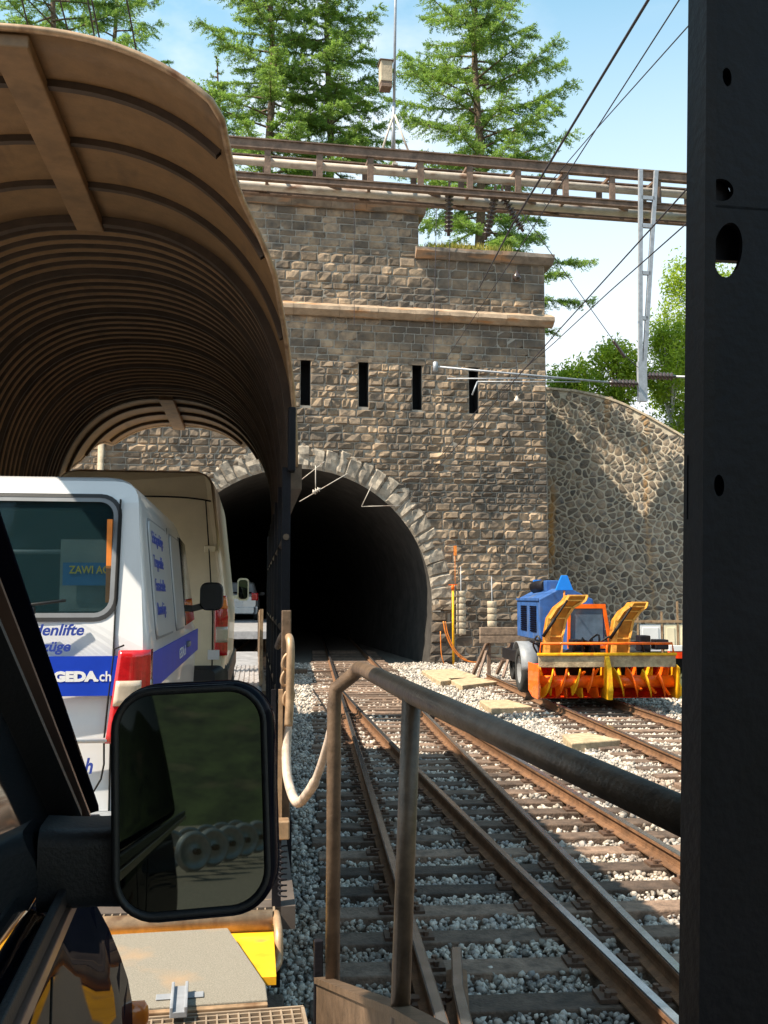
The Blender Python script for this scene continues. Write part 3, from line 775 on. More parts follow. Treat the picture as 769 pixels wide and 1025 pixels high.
q = MB(); q.tube([(UL_, .30, zT-.19), (UR_, .30, zT-.19)], .075, 10); q.build('cable_pipe', M['pale'], gt)
q = MB(); q.tube([(UL_, .34, zB-.01), (UR_, .34, zB-.01)], .085, 10); q.build('cable_pipe', M['pale'], gt)
u0 = fg(268, 160)[0]; du = fg(320, 160)[0]-u0
for k in range(-4, 12):
    u = u0+du*k
    if not UL_ < u < UR_: continue
    q = MB(); q.box(u-.055, u+.055, -.03, .02, zB, zT); q.build('upright', M['rustb'], gt); q = MB(); q.box(u-.055, u+.055, .60, .65, zB, zT); q.build('upright', M['rustb'], gt)
    q = MB(); q.bar((u, 0, zT-.05), (u, .62, zT-.05), .05, .05); q.build('cross_bar', M['rustb'], gt); q = MB(); q.bar((u, 0, zB), (u+(du if k % 2 else 0), .62, zB), .05, .05); q.build('cross_bar', M['rustb'], gt)
for u in (UL_+.2, UR_-.2):                                # end masts, outside the picture
    q = MB(); q.box(u-.15, u+.15, .15, .45, -.3, zT+.2); q.build('mast', M['grey'], gt)
# hanging post
pa, pb = fg(639, 172), fg(654, 172); pc = fg(641, 403); pd = fg(641, 378)
hp = MB()
ua, ub, uc = pa[0], pb[0], pc[0]
for (a, b) in ((ua, uc-.035), (ub+.01, uc+.04)): hp.bar((a, -.1, pa[1]), (b, -.1, pc[1]+.55), .075, .06)
hp.box(uc-.085, uc+.085, -.14, -.06, pc[1], pc[1]+.75)
for k, py in enumerate((200, 228, 275, 320)):
    f = (py-172)/(403-172); z = fg(640, py)[1]; hp.box(ua+(uc-ua)*f, ub+(uc-ub)*f, -.13, -.07, z-.035, z+.035)
hp.build('hanging_post', M['grey'], gt)
def insulator(a, b, name, parent, r=.075, n=7, m='insul', label=None):
    a, b = Vector(a), Vector(b); d = b-a; ln = d.length; rot = Matrix.Translation(a) @ d.to_track_quat('Z', 'Y').to_matrix().to_4x4()
    pr = [(.001, 0), (.03, .0)]
    for k in range(n):
        z = ln*(.06+.88*k/n); s = ln*.88/n; pr += [(.03, z), (r, z+s*.35), (r*.95, z+s*.5), (.03, z+s*.7)]
    pr += [(.03, ln), (.001, ln)]
    q = MB(); q.lathe(pr, rot, 14); o = q.build(name, M[m], parent)
    if label: tag(o, label)
    return o
# registration arms across the right-hand track
ra = MB(); l0 = fg(436, 367, -.1); l1 = fg(612, 383, -.1)
ra.tube([(l0[0], -.1, l0[1]), (l1[0], -.1, l1[1]-.0)], .019, 8)
l2 = fg(448, 379, -.1); ra.tube([(l2[0], -.1, l2[1]), (fg(560, 379)[0], -.1, fg(560, 380)[1])], .012, 8)
l3 = fg(478, 382, -.1); ra.tube([(l3[0], -.1, l3[1]), (l3[0]-.1, -.1, l3[1]-.25)], .014, 6); ra.tube([(l3[0], -.1, l3[1]), (l1[0]-.6, -.1, l1[1]-.01)], .011, 6)
ra.lathe([(.001, -.1), (.045, -.08), (.045, .08), (.001, .1)], Matrix.Translation((l0[0], -.1, l0[1])), 8)
ra.build('registration_arm', M['grey'], gt)
i0, i1 = fg(610, 383, -.1), fg(638, 384, -.1); insulator((i0[0], -.1, i0[1]), (i1[0], -.1, i1[1]), 'insulator', gt)
i0, i1 = fg(647, 376, -.1), fg(676, 377, -.1); insulator((i0[0], -.1, i0[1]), (i1[0], -.1, i1[1]), 'insulator', gt)
q = MB(); i2 = fg(800, 380, -.1); q.tube([(i1[0], -.1, i1[1]), (i2[0], -.1, i2[1])], .022, 8); q.build('registration_arm', M['grey'], gt)
for (xa, ya, xb, yb) in ((450, 192, 449, 236), (496, 196, 486, 240), (503, 196, 524, 232)):
    a, b = fg(xa, ya, .1), fg(xb, yb, .1); q = MB(); q.bar((a[0], .1, a[1]+.2), (a[0], .1, a[1]), .03, .06); q.build('hanger', M['rustb'], gt)
    insulator((a[0], .1, a[1]), (b[0], .1, b[1]), 'insulator', gt, r=.085, n=9)

# tripod mast with a grey box, bolted on the gantry
u, z = fg(393, 150, .3)
ms = thing('tripod_mast', 'slim steel mast on a tripod base with a pale box halfway up', 'mast', FG.w((u, .3, zT+.1)), FG.rz)
q = MB(); q.tube([(0, 0, .05), (.03, 0, 1.05)], .032, 8); q.tube([(.03, 0, 1.0), (.09, 0, 5.2)], .026, 8); q.build('pole', M['grey'], ms)
for a, b in ((-.24, -.25), (.27, -.22), (.1, .3)): q = MB(); q.tube([(a, b, 0), (0.03, 0, .85)], .020, 8); q.box(a-.05, a+.05, b-.05, b+.05, -.02, .02); q.build('leg', M['pale'], ms)
q = MB(); q.box(-.24, -.02, -.13, .13, 1.28+.12, 1.68+.12); q.build('box', M['conc_grey'], ms, bevel=.01)
q = MB(); q.box(-.26, 0, -.15, .15, 1.80, 1.815); q.box(-.23, -.03, -.12, .12, 1.30, 1.40); q.build('box_cap', M['rustb'], ms)
q = MB(); q.lathe([(.05, 0), (.05, .12)], Matrix.Translation((.06, 0, 3.3)), 8); q.build('clamp', M['dark'], ms)

# ------------------------------------------------------------------ overhead wires
def wire(name, label, pts, r=.008, cat='wire', group='overhead wires', sag=0):
    q = MB(); p = [Vector(x) for x in pts]; o = p[0].copy(); out = []
    for i in range(len(p)-1):
        for k in range(8):
            t = k/8; v = p[i].lerp(p[i+1], t); v.z -= sag*4*t*(1-t); out.append(v-o)
    out.append(p[-1]-o); q.tube(out, r, 6, False); w_ = q.build(name, M['wire'], None); w_.location = o
    return tag(w_, label, cat, group)
anchor = FA.w((fa(513, 277)[0], -.1, fa(513, 277)[1]-0)); 
wire('overhead_wire', 'thickest wire falling from the top edge to the gantry insulators', [P(649, 0, 11.2)+(P(649, 0, 11.2)-P(513, 225, 18))*.9, P(649, 0, 11.2), P(513, 225, 18), P(480, 288, 33.2)], .019)
wire('overhead_wire', 'thin middle wire of the three running from the top edge to the gantry', [P(680, 0, 11)+(P(680, 0, 11)-P(590, 140, 14.4))*1.5, P(680, 0, 11), P(590, 140, 14.4), P(520, 249, 18.2), P(445, 362, 33)], .009)
wire('overhead_wire', 'thin wire leaving the dark column near its top and crossing the beam', [P(760, -50, 9), P(690, 25, 11.5), P(590, 137, 16), P(548, 186, 18.2), P(518, 232, 20)], .009)
wire('overhead_wire', 'upper of the two wires crossing low beside the hanging post', [P(760, 112, 7), P(687, 190, 9), P(560, 330, 14), P(505, 392, 17.6), P(430, 478, 27), P(400, 510, 36)], .009)
wire('overhead_wire', 'lower of the two wires crossing low beside the hanging post', [P(760, 140, 8), P(687, 224, 10.5), P(610, 292, 14), P(555, 343, 18), P(478, 410, 24), P(437, 462, 32), P(400, 490, 37)], .009)
wire('stay_wire', 'thin stay wire from the gantry down to the hanging post', [P(523, 213, 18), P(622, 352, 18), P(639, 368, 18)], .007, cat='wire')
insulator(P(614, 341, 17.98), P(626, 358, 17.98), 'stay_insulator', None, r=.03, n=5)
tag([o for o in col.objects if o.name.startswith('stay_insulator')][0], 'slim dark insulator in the stay wire beside the hanging post', 'insulator')
for (a, b, lab) in (((127, 0, 9), (142, 80, 10.5), 'wire rising from the wagon roof, right one in the upper left corner'), ((92, 0, 9), (106, 70, 10.2), 'wire over the wagon roof, second from the right in the upper left corner'), ((88, 0, 9.3), (100, 66, 10.4), 'wire crossing close beside its neighbour above the wagon roof'), ((60, 0, 9), (76, 60, 10), 'wire above the wagon roof near the left treetop'), ((22, 0, 9), (34, 50, 9.8), 'leftmost wire crossing the treetop in the upper left corner')):
    A, B = P(*a), P(*b); d = B-A; wire('overhead_wire', lab, [A-d*3, A, B, A+d*7], .009)
# drop wires and rods on the face of the portal and inside the tunnel
for (xa, ya, xb, yb, rr, lab) in ((435, 193, 431, 372, .012, 'conduit hanging down the portal face between the second and third slits'), (448, 238, 446, 300, .01, 'thin hanging wire before the parapet'), (353, 205, 353, 330, .01, 'thin dark conduit down the left part of the parapet'), (513, 345, 514, 398, .01, 'short drop wire holding the small bell by the right slit')):
    u, z = fa(xa, ya); u2, z2 = fa(xb, yb); a, b = FA.w((u, -.42, z)), FA.w((u2, -.42, z2))
    wire('drop_wire', lab, [a, b], rr, cat='wire')
for px, py, lab, s in ((514, 280, 'rusty iron insulator hanging on the parapet near its right end', .17), (514, 402, 'small pale bell insulator right of the last slit', .11)):
    u, z = fa(px, py); o = FA.w((u, -.42, z))
    q = MB(); q.lathe([(.001, s*1.3), (s*.35, s*1.2), (s*.5, s*.6), (s*.9, s*.1), (s, -s*.6), (s*.6, -s*1.1), (.001, -s*1.3)], None, 14); w_ = q.build('wall_insulator', M['insul' if s > .15 else 'pale'], None); w_.location = o
    q2 = MB(); q2.bar((0, 0, s), (0, .4, s*1.2), .03, .03); q2.build('bracket', M['dark'], w_); tag(w_, lab, 'insulator')
tn = thing('tunnel_catenary', 'pale catenary rods and wire hanging under the tunnel crown', 'overhead line support', FA.w((1.8, 2, 5.5)), 0)
def tl(px, py, D): return P(px, py, D)-Vector(tn.location)
for nm, pts, r0 in (('rod', [(300, 502, 34), (348, 474, 34)], .014), ('rod', [(362, 507, 34), (401, 506, 34.4)], .013), ('rod', [(316, 466, 34), (316, 495, 34)], .016), ('rod', [(362, 507, 34), (373, 484, 34)], .014), ('rod', [(302, 480, 34), (325, 462, 34)], .014)):
    q = MB(); q.tube([tl(*p) for p in pts], r0, 6); q.build(nm, M['pale'], tn)
insulator(tl(313, 493, 33.9), tl(321, 489, 33.9), 'insulator', tn, r=.09, n=3, m='pale')

# ------------------------------------------------------------------ curved wagon roofs
def prof(L_):                                            # height of the roof at lateral distance L_ from its centre line
    HW, E = 1.32, 2.4
    return 3.0+1.6*max(0, 1-(abs(L_)/HW)**E)**(1/E)
def arc(n, HW=1.32, dr=0.0):
    out = []
    for k in range(n+1):
        a = PI*k/n; c, s = math.cos(a), math.sin(a); E = 2/2.4
        out.append((-(HW+dr)*math.copysign(abs(c)**E, c), 3.0+(1.6+dr)*abs(s)**E))
    return out
def front_off(x):                                        # how far back the raked hood edge lies
    L_ = abs(x)
    return float(np.interp(L_, [0, .88, .91, .95, 1.0, 1.16, 1.27, 1.32], [0, 0, .10, .62, .78, 1.05, 1.75, 2.0]))
def canopy(parent, cx, y0, y1, hood=2.1):
    n = 56; A = arc(n)
    def ysurf(name, f, ny, corr=False):
        q = MB()
        def fn(u, v):
            k = min(n, int(round(v*n))); x, z = A[k]; a, b = f(x); y = a+(b-a)*u; d = 0
            if corr:
                d = -.02+.02*math.cos(2*PI*(y-yh0-.12)/.163)
            zz = (z-3.0); s = math.hypot(x/1.32**1, zz/1.6)
            nx_, nz_ = x/1.32, zz/1.6*.9; ln = math.hypot(nx_, nz_) or 1
            return (cx+x+d*nx_/ln, y, z+d*nz_/ln)
        q.grid(fn, ny, n, True); return q.build(name, M['canopy'], parent, solid=.006)
    yh0, yh1 = y0+hood, y1-hood
    ysurf('roof_hood', lambda x: (y0+front_off(x), yh0+.02), 10)
    ysurf('roof_barrel', lambda x: (yh0, yh1), int((yh1-yh0)/.163*6), True)
    ysurf('roof_hood', lambda x: (yh1-.02, y1-front_off(x)), 10)
    for sgn, ye in ((1, y0), (-1, y1)):
        q = MB(); q.tube([(cx+x, ye+sgn*front_off(x), z) for x, z in arc(64)], .017, 6); q.build('rim', M['tan'], parent)
    for ye, s in ((y0, 1), (y1, -1)):
        for off, w, dp in ((.42, .022, .035), (1.0, .022, .035), (1.56, .022, .035), (hood, .03, .05)):
            q = MB(); B1, B2 = arc(n), arc(n, dr=-dp)
            ok = [k for k in range(n+1) if front_off(A[k][0]) < off-.02]
            ks = range(ok[0], ok[-1]+1); m = 0; vs = []
            for k in ks:
                for (x, z), yy in ((B1[k], ye+s*off-w), (B1[k], ye+s*off+w), (B2[k], ye+s*off+w), (B2[k], ye+s*off-w)): vs.append((cx+x, yy, z-.004))
            cnt = len(list(ks)); q.add(vs, [(i*4+j, (i+1)*4+j, (i+1)*4+(j+1) % 4, i*4+(j+1) % 4) for i in range(cnt-1) for j in range(4)]); q.build('rib_or_groove_shade', M['rib_groove'], parent)
        q = MB(); a, b = sorted((ye+s*.02, ye+s*(hood+.06))); q.box(cx-.085, cx+.085, a, b, prof(0)-.075, prof(0)-.012); q.build('centre_beam', M['beam'], parent, bevel=.008)
    kk = 0; y = yh0+.12  # dark hoops along the grooves, put in for the shade between corrugations
    while y < yh1-.05:
        q = MB(); dd = -.065 if kk % 6 == 5 else -.046; ww = .020 if kk % 6 == 5 else .009; B1, B2 = arc(n), arc(n, dr=dd); vs = []
        for k in range(n+1):
            for (x, z), yy in ((B1[k], y-ww), (B1[k], y+ww), (B2[k], y+ww*.7), (B2[k], y-ww*.7)): vs.append((cx+x, yy, z))
        q.add(vs, [(i*4+j, (i+1)*4+j, (i+1)*4+(j+1) % 4, i*4+(j+1) % 4) for i in range(n) for j in range(4)]); q.build('rib_or_groove_shade', M['rib_groove'], parent); y += .163; kk += 1
    for s in (-1, 1):
        q = MB(); q.box(cx+s*1.32-.04, cx+s*1.32+.04, y0+hood-.1, y1-hood+.1, 2.86, 3.02); q.build('roof_rail', M['brown'], parent)

DZ = .80
def grating(parent, x0, x1, y0, y1, z, name='grating', st=.035):
    q = MB(); x = x0
    while x <= x1+.001: q.box(x-.003, x+.003, y0, y1, z-.03, z); x += st
    y = y0
    while y <= y1+.001: q.box(x0, x1, y-.004, y+.004, z-.031, z-.001); y += st
    q.box(x0-.012, x1+.012, y0-.012, y0-.004, z-.04, z+.004); q.box(x0-.012, x1+.012, y1+.004, y1+.012, z-.04, z+.004)
    q.box(x1+.004, x1+.014, y0, y1, z-.04, z+.004)
    return q.build(name, M['grate'], parent)
def bogie(parent, cx, y, r=.36):
    q = MB()
    for s in (-.745, .745):
        for dy in (-.9, .9):
            m = Matrix.Translation((cx+s, y+dy, r)) @ Matrix.Rotation(PI/2, 4, 'Y'); q.lathe([(.001, -.06), (r*.9, -.06), (r, .04), (r+.03, .05), (r+.03, .07), (.001, .07)], m, 24)
        q.box(cx+s*1.3-.06, cx+s*1.3+.06, y-1.3, y+1.3, .25, .52)
    q.build('bogie', M['brown'], parent)

# ---- the near wagon (ours)
w1 = thing('car_transport_wagon', 'near car-carrying wagon with the big dark column and sloping brown handrail', 'rail wagon', (0, 0, 0), F1.rz)
cx = -.92
q = MB(); q.box(cx-1.42, .40, -7.0, 3.02, DZ-.12, DZ); q.box(cx-1.2, .2, -7, 2.8, .35, DZ-.12); q.build('deck', M['deck'], w1)
bogie(w1, cx, -4.6); bogie(w1, cx, 1.2)
canopy(w1, cx, -7.0, 2.55)
# the dark pierced column right beside the camera
def plate_with_holes(mb, x0, x1, z0, z1, y, holes):
    """flat plate with real holes: each hole sits in its own rectangle of the plate"""
    holes = sorted(holes, key=lambda h: h[1]); z = z0
    for hx, hz, rx, rz_, tw in holes:
        a, b = hz-rz_*1.6, hz+rz_*1.6
        mb.add([(x0, y, z), (x1, y, z), (x1, y, a), (x0, y, a)], [(0, 1, 2, 3)])
        n = 32; ring = []; out = []; dp = []
        for k in range(n):
            t = 2*PI*k/n; c, s = math.cos(t), math.sin(t); ex, ez = rx*c, rz_*s; ring.append((hx+ex*math.cos(tw)-ez*math.sin(tw), y, hz+ex*math.sin(tw)+ez*math.cos(tw)))
            sc = min(((x1-hx) if c > 0 else (hx-x0))/max(abs(c), 1e-6), (b-hz)/max(abs(s), 1e-6)); out.append((hx+c*sc, y, hz+s*sc))
        dp = [(p[0], y+.008, p[2]) for p in ring]
        mb.add(ring+out+dp, [(k, (k+1) % n, n+(k+1) % n, n+k) for k in range(n)] + [(k, 2*n+k, 2*n+(k+1) % n, (k+1) % n) for k in range(n)])
        for cx_, cz_, in ((x0, a), (x1, a), (x0, b), (x1, b)):
            kk = min(range(n), key=lambda k: -(math.copysign(1, cx_-hx)*(out[k][0]-hx)+math.copysign(1, cz_-hz)*(out[k][2]-hz)) if True else 0)
            # corner triangles
            ang = math.atan2(cz_-hz, cx_-hx) % (2*PI); k0 = int(ang/(2*PI)*n) % n; k1 = (k0+1) % n
            mb.add([out[k0], (cx_, y, cz_), out[k1]], [(0, 1, 2)])
        z = b
    mb.add([(x0, y, z), (x1, y, z), (x1, y, z1), (x0, y, z1)], [(0, 1, 2, 3)])
yc = 1.10
def c1(px, py): p = F1.front(px, py, yc); return p.x, p.z
xL0, zz = c1(694, 1000); xL1, z1_ = c1(702, 10)
lean = (xL1-xL0)/(z1_-zz)
cm = MB(); q = MB()
xR = xL0+.235
hs = []
for px, py, rp, rq, tw in ((728, 77, 5.5, 11, .1), (722, 190, 15, 13, 0), (729, 250, 17, 32, -.15), (720, 486, 6, 12, .05)):
    hx, hz = c1(px, py); hs.append((hx-lean*(hz-zz), hz, rp/FPX*yc, rq/FPX*yc, tw))
plate_with_holes(q, xL0+.012, xR, .3, 4.2, yc, [h for h in hs])
q.box(xL0, xL0+.012, yc-.014, yc+.035, .3, 4.2); q.box(xR, xR+.012, yc-.014, yc+.035, .3, 4.2)
q.box(xL0+.012, xL0+.0145, yc-.014, yc-.004, .3, 4.2); q.box(xR-.045, xR-.003, yc-.016, yc-.004, .3, 4.2)
q.box(xL0+.012, xL0+.022, yc+.025, yc+.035, .3, 4.2); q.box(xR-.04, xR, yc+.025, yc+.035, .3, 4.2)
hb_ = hs[2]; q.box(hb_[0]-.022, hb_[0]+.002, yc+.036, yc+.046, hb_[1]-.08, hb_[1]+.08); q.box(hb_[0]+.002, hb_[0]+.04, yc+.036, yc+.046, hb_[1]-.0, hb_[1]+.08)       # patch plate seen through the large hole

hx, hz = hs[1][0], hs[1][1]
q.lathe([(.026, -.004), (.026, .012)], Matrix.Translation((hx, yc+.012, hz)) @ Matrix.Rotation(PI/2, 4, 'X'), 24)
q.lathe([(.001, 0), (.022, 0)], Matrix.Translation((hx, yc+.016, hz)) @ Matrix.Rotation(PI/2, 4, 'X'), 24)
for h in (hs[0], hs[3]): q.box(h[0]-.03, h[0]+.03, yc+.024, yc+.0245, h[1]-.04, h[1]+.04)
# shear gives it the slight outward lean
q.v = [(x+lean*(z-zz), y, z) for x, y, z in q.v]
q.build('column', M['dark'], w1)
for y in (-4.2,): q = MB(); q.box(xL0, xL0+.1, y, y+.12, .3, 3.0); q.build('column', M['dark'], w1)
# handrail and its two posts
a0 = F1.front(684, 829, yc+.06)
hr = [(a0.x+.05, yc+.02, a0.z-.008)]
b0 = F1.front(412, 694, 2.38); c0 = F1.front(362, 669, 3.50); p1 = F1.front(334, 740, 3.64); p1b = F1.front(333, 983, 3.64)
hr += [(b0.x, 2.38, b0.z), (c0.x, 3.46, c0.z)]
bend = [(c0.x-.004, 3.55, c0.z-.004), (c0.x-.012, 3.615, c0.z-.03), (p1.x+.008, 3.645, c0.z-.085), (p1.x+.003, 3.65, c0.z-.15)]
q = MB(); pts = [Vector(hr[0]), Vector(hr[1]), Vector(hr[2])]+[Vector(p) for p in bend]+[Vector((p1b.x, 3.64, p1b.z-.06))]
q.tube(pts, .0265, 16); q.build('handrail', M['brown'], w1)
b1 = F1.front(400, 1009, 2.38)
q = MB(); q.tube([(b0.x, 2.38, b0.z-.005), (b1.x, 2.38, b1.z-.05)], .0235, 14); q.build('handrail_post', M['brown'], w1)
q = MB(); s0 = F1.front(322, 984, 3.75); x_ = b1.x
pl = [(3.78, s0.z), (2.38, b1.z-.005), (1.0, b1.z+.40), (-.5, b1.z+.4), (-.5, .4), (2.6, .4), (3.78, .55)]
q.prism([(p[0], p[1]) for p in pl], x_-.028, x_-.016, 'x')
q.v = [(x+(s0.x-x_)*max(0, (y-2.38)/1.4)+.012, y, z) for x, y, z in q.v]
for (ya, za), (yb, zb_) in zip(pl[:3], pl[1:3]):
    f = lambda y: x_+(s0.x-x_)*max(0, (y-2.38)/1.4)+.012
    q.bar((f(ya)-.012, ya, za), (f(yb)-.012, yb, zb_), .05, .02)
q.build('side_sheet', M['brown'], w1)
f0 = F1.front(318, 942, 3.8); q = MB(); q.box(f0.x-.012, f0.x+.022, 3.80, 3.83, .45, f0.z); q.build('stake', M['dark'], w1, bevel=.004)
# deck end: grating, hinged plate, roller
gA = F1.loc(PZ(300, 1011, DZ)); 
grating(w1, cx-1.2, gA.x, gA.y-.33, gA.y-.01, DZ+.01)
def pz(px, py, z=DZ+.02): p = F1.loc(PZ(px, py, z)); return (p.x, p.y)
pc_ = [pz(268, 1001), pz(266, 985), pz(228, 929)]
yl0, yl1 = pc_[0][1], pc_[2][1]
poly = [(cx-1.1, yl0), (pc_[0][0], yl0), pc_[1], pc_[2], (cx-1.1, yl1)]
q = MB(); q.prism(poly, DZ+.005, DZ+.022, 'z'); q.build('gangway_plate', M['plate'], w1, bevel=.004)
q = MB(); q.box(cx-1.1, pc_[0][0], yl0-.03, yl0-.004, DZ-.03, DZ+.018); q.build('plate_edge', M['tan'], w1, bevel=.004)
hx, hy = pz(180, 1000); q = MB(); q.box(hx-.028, hx+.028, hy-.17, hy+.05, DZ+.026, DZ+.045); q.box(hx-.08, hx+.08, hy-.01, hy+.035, DZ+.0235, DZ+.028); q.box(hx-.028, hx-.018, hy-.17, hy+.05, DZ+.04, DZ+.06); q.box(hx+.018, hx+.028, hy-.17, hy+.05, DZ+.04, DZ+.06); q.build('plate_hinge', M['grey'], w1, bevel=.003)

# ---- the wagon in front
w2 = thing('car_transport_wagon', 'next wagon ahead under a curved brown corrugated roof, carrying two vans', 'rail wagon', (0, 0, 0), F2.rz)
cx2 = -1.07; Y0, Y1 = 4.2, 13.9
canopy(w2, cx2, Y0-.05, Y1)
XR = .20
q = MB(); q.box(cx2-1.4, XR, 4.55, 13.75, DZ-.1, DZ); q.build('deck', M['deckd'], w2)
q = MB(); q.box(XR+.002, XR+.03, 5.8, 13.8, DZ-.3, DZ+.1); q.box(cx2-1.45, cx2-1.402, 4.6, 13.8, DZ-.35, DZ+.12); q.build('side_beam', M['dark'], w2)
q = MB(); q.box(cx2-1.0, cx2+1.0, 4.9, 13.5, .4, DZ-.1); q.build('underframe', M['dark'], w2)
bogie(w2, cx2+.0, 6.4); bogie(w2, cx2, 12.2)
for y in (6.05, 7.15, 8.3, 9.5, 10.7, 11.8, 13.0):
    for x in (XR-.01, cx2-1.36): q = MB(); q.box(x-.026, x+.026, y-.04, y+.04, DZ, 2.98); q.build('post', M['dark'], w2)
for z, r0 in ((1.98, .022), (1.45, .02), (2.55, .02)):
    q = MB(); q.tube([(XR-.01, 6.0, z), (XR-.01, 13.0, z)], r0, 8); q.build('side_rail', M['brown'], w2)
q = MB(); x = F2.front(292, 440, 6.02).x; q.box(x-.024, x+.024, 5.96, 6.06, 2.95, 3.35); q.build('gusset', M['dark'], w2, bevel=.01)
# stub post, bent tan pipe, chain, bracket and spring
def f2(px, py, y): return F2.front(px, py, y)
p = f2(287, 611, 4.62); q = MB(); q.box(p.x-.022, p.x+.022, 4.62, 4.67, 1.1, p.z); q.build('stub_post', M['brown'], w2, bevel=.004)
a = f2(279, 640, 5.6); b = f2(289, 637, 4.6); c = f2(291, 650, 4.55); d = f2(290, 700, 4.55)
q = MB(); q.tube(smoothpts([(a.x, 5.8, a.z-.05), (a.x+.01, 5.2, b.z-.02), (b.x, 4.68, b.z+.0), (c.x, 4.56, c.z), (d.x, 4.55, d.z), (d.x-.004, 4.55, d.z-.12)], 6), .019, 12); q.build('bent_pipe', M['tan'], w2)
p = f2(283, 829, 4.5); q = MB(); q.box(p.x-.035, p.x+.03, 4.47, 4.56, p.z-.045, p.z+.035); q.build('bracket', M['tan'], w2, bevel=.006)
for px_, m_ in ((281, 'tan'), (274, 'dark')):
    t0, t1 = f2(px_, 690, 4.6), f2(px_-1, 830, 4.6); q = MB(); q.box(t0.x-.010, t0.x+.010, 4.58, 4.61, t1.z, t0.z); q.build('upright_strip', M[m_], w2)
p2 = f2(277, 845, 4.6); q = MB(); q.box(p2.x-.02, p2.x+.02, 4.55, 4.62, .45, p.z-.05); q.build('bracket_leg', M['dark'], w2)
q = MB(); hel = []; p3 = f2(283, 872, 4.5)
for k in range(120): t = k/119; hel.append((p3.x+.018*math.cos(t*2*PI*9), 4.50+.018*math.sin(t*2*PI*9), p3.z+.11-.22*t))
q.tube(hel, .004, 5, False); q.build('spring', M['dark'], w2)
e = [f2(277, 926, 4.25), f2(279, 935, 4.22), f2(279, 958, 4.2), f2(276, 968, 4.15), f2(266, 974, 4.1)]
q = MB(); q.tube(smoothpts([(v.x, y, v.z) for v, y in zip(e, (4.4, 4.25, 4.2, 4.15, 4.1))], 5), .018, 10); q.lathe([(.012, -.02), (.03, -.01), (.03, .01), (.012, .02)], Matrix.Translation((e[4].x, 4.1, e[4].z)) @ Matrix.Rotation(PI/2, 4, 'Y'), 12); q.build('bent_handle', M['tan'], w2)
# yellow end apron and round end bar
ya = F2.loc(PZ(200, 1015, DZ-.06)).y; yb = F2.loc(PZ(200, 926, DZ-.03)).y
xa = F2.loc(PZ(275, 950, DZ-.04)).x
q = MB(); q.box(cx2-1.3, xa, ya+.25, yb+.02, DZ-.07, DZ-.04); q.build('end_apron', M['yellowdeck'], w2)
t0 = F2.loc(PZ(273, 920, DZ+.01)); q = MB(); q.tube([(cx2-1.3, t0.y+.03, DZ-.005), (t0.x, t0.y+.03, DZ-.005)], .045, 16); q.build('end_bar', M['tan'], w2)
grating(w2, cx2-1.0, t0.x+.0, t0.y+.10, t0.y+.30, DZ-.002)
# hanging rubber-sleeved chain between the two wagons
ch = thing('safety_chain', 'worn pale hose-sleeved safety chain slung between the two wagons', 'chain', F2.w((d.x, 4.55, d.z)), 0)
o_ = Vector(ch.location)
mid = [P(290, 706, 4.55), P(287, 743, 4.5), P(288, 778, 4.4), P(297, 803, 4.25), P(309, 793, 4.1), P(318, 776, 4.0), P(328, 745, 3.85), P(336, 712, 3.7)]
q = MB(); q.tube([v-o_ for v in smoothpts(mid, 6)], [.0215]*29+[.017]*14, 10); q.build('sleeve', M['ropem'], ch)
for k, (px_, py_) in enumerate(((288, 662), (291, 670), (287, 678), (291, 688), (289, 698))):
    q = MB(); c_ = P(px_, py_, 4.5)-o_; mm = Matrix.Translation(c_) @ Matrix.Rotation(R(90 if k % 2 else 15), 4, 'Z') @ Matrix.Rotation(R(20*(-1)**k), 4, 'Y')
    pts = [mm @ Vector((.022*math.cos(t*PI/8), 0, .038*math.sin(t*PI/8))) for t in range(17)]; q.tube(pts, .0075, 8, False); q.build('chain_link', M['tan'], ch)

# ---- open wagons beyond
w3 = thing('flat_wagon', 'open flat wagon with ribbed steel deck beyond the second roofed wagon', 'rail wagon', (0, 0, 0), F2.rz)
q = MB(); q.box(-2.5, .13, 14.3, 25.6, DZ-.12, DZ); 
x = -2.4
while x < .1: q.box(x, x+.03, 14.4, 20.5, DZ, DZ+.016); x += .085
q.build('deck', M['deck'], w3)
q = MB(); q.box(.132, .19, 14.3, 25.6, DZ-.4, DZ+.05); q.build('side_beam', M['brown'], w3)
q = MB(); q.box(.10, .135, 15.6, 20.2, DZ+.05, 1.93); q.box(.09, .145, 15.5, 15.6, DZ+.02, 2.0); q.build('side_guard', M['tan'], w3)
q = MB(); q.tube([(.12, 20.2, 1.8), (.12, 25.5, 1.8)], .02, 8)
for y in (21.5, 23.5, 25.4): q.box(.10, .14, y-.03, y+.03, DZ, 1.8)
q.build('side_rail', M['brown'], w3)
bogie(w3, -1.15, 16.6); bogie(w3, -1.2, 23.4)
F4 = Frame((left_x(34), 34, 0), R(1.5)); Z4 = 1.27
w4 = thing('flat_wagon', 'flat wagon in the tunnel mouth carrying the silver car', 'rail wagon', F4.o, F4.rz)
q = MB(); q.box(-1.4, 1.32, -7.2, 9, Z4-.2, Z4); q.build('deck', M['deck'], w4); q = MB(); q.box(-1.45, -1.402, -7.2, 9, Z4-.4, Z4+.1); q.box(1.322, 1.37, -7.2, 9, Z4-.4, Z4+.1); q.build('side_beam', M['brown'], w4); bogie(w4, 0, -4.6); bogie(w4, 0, 6)

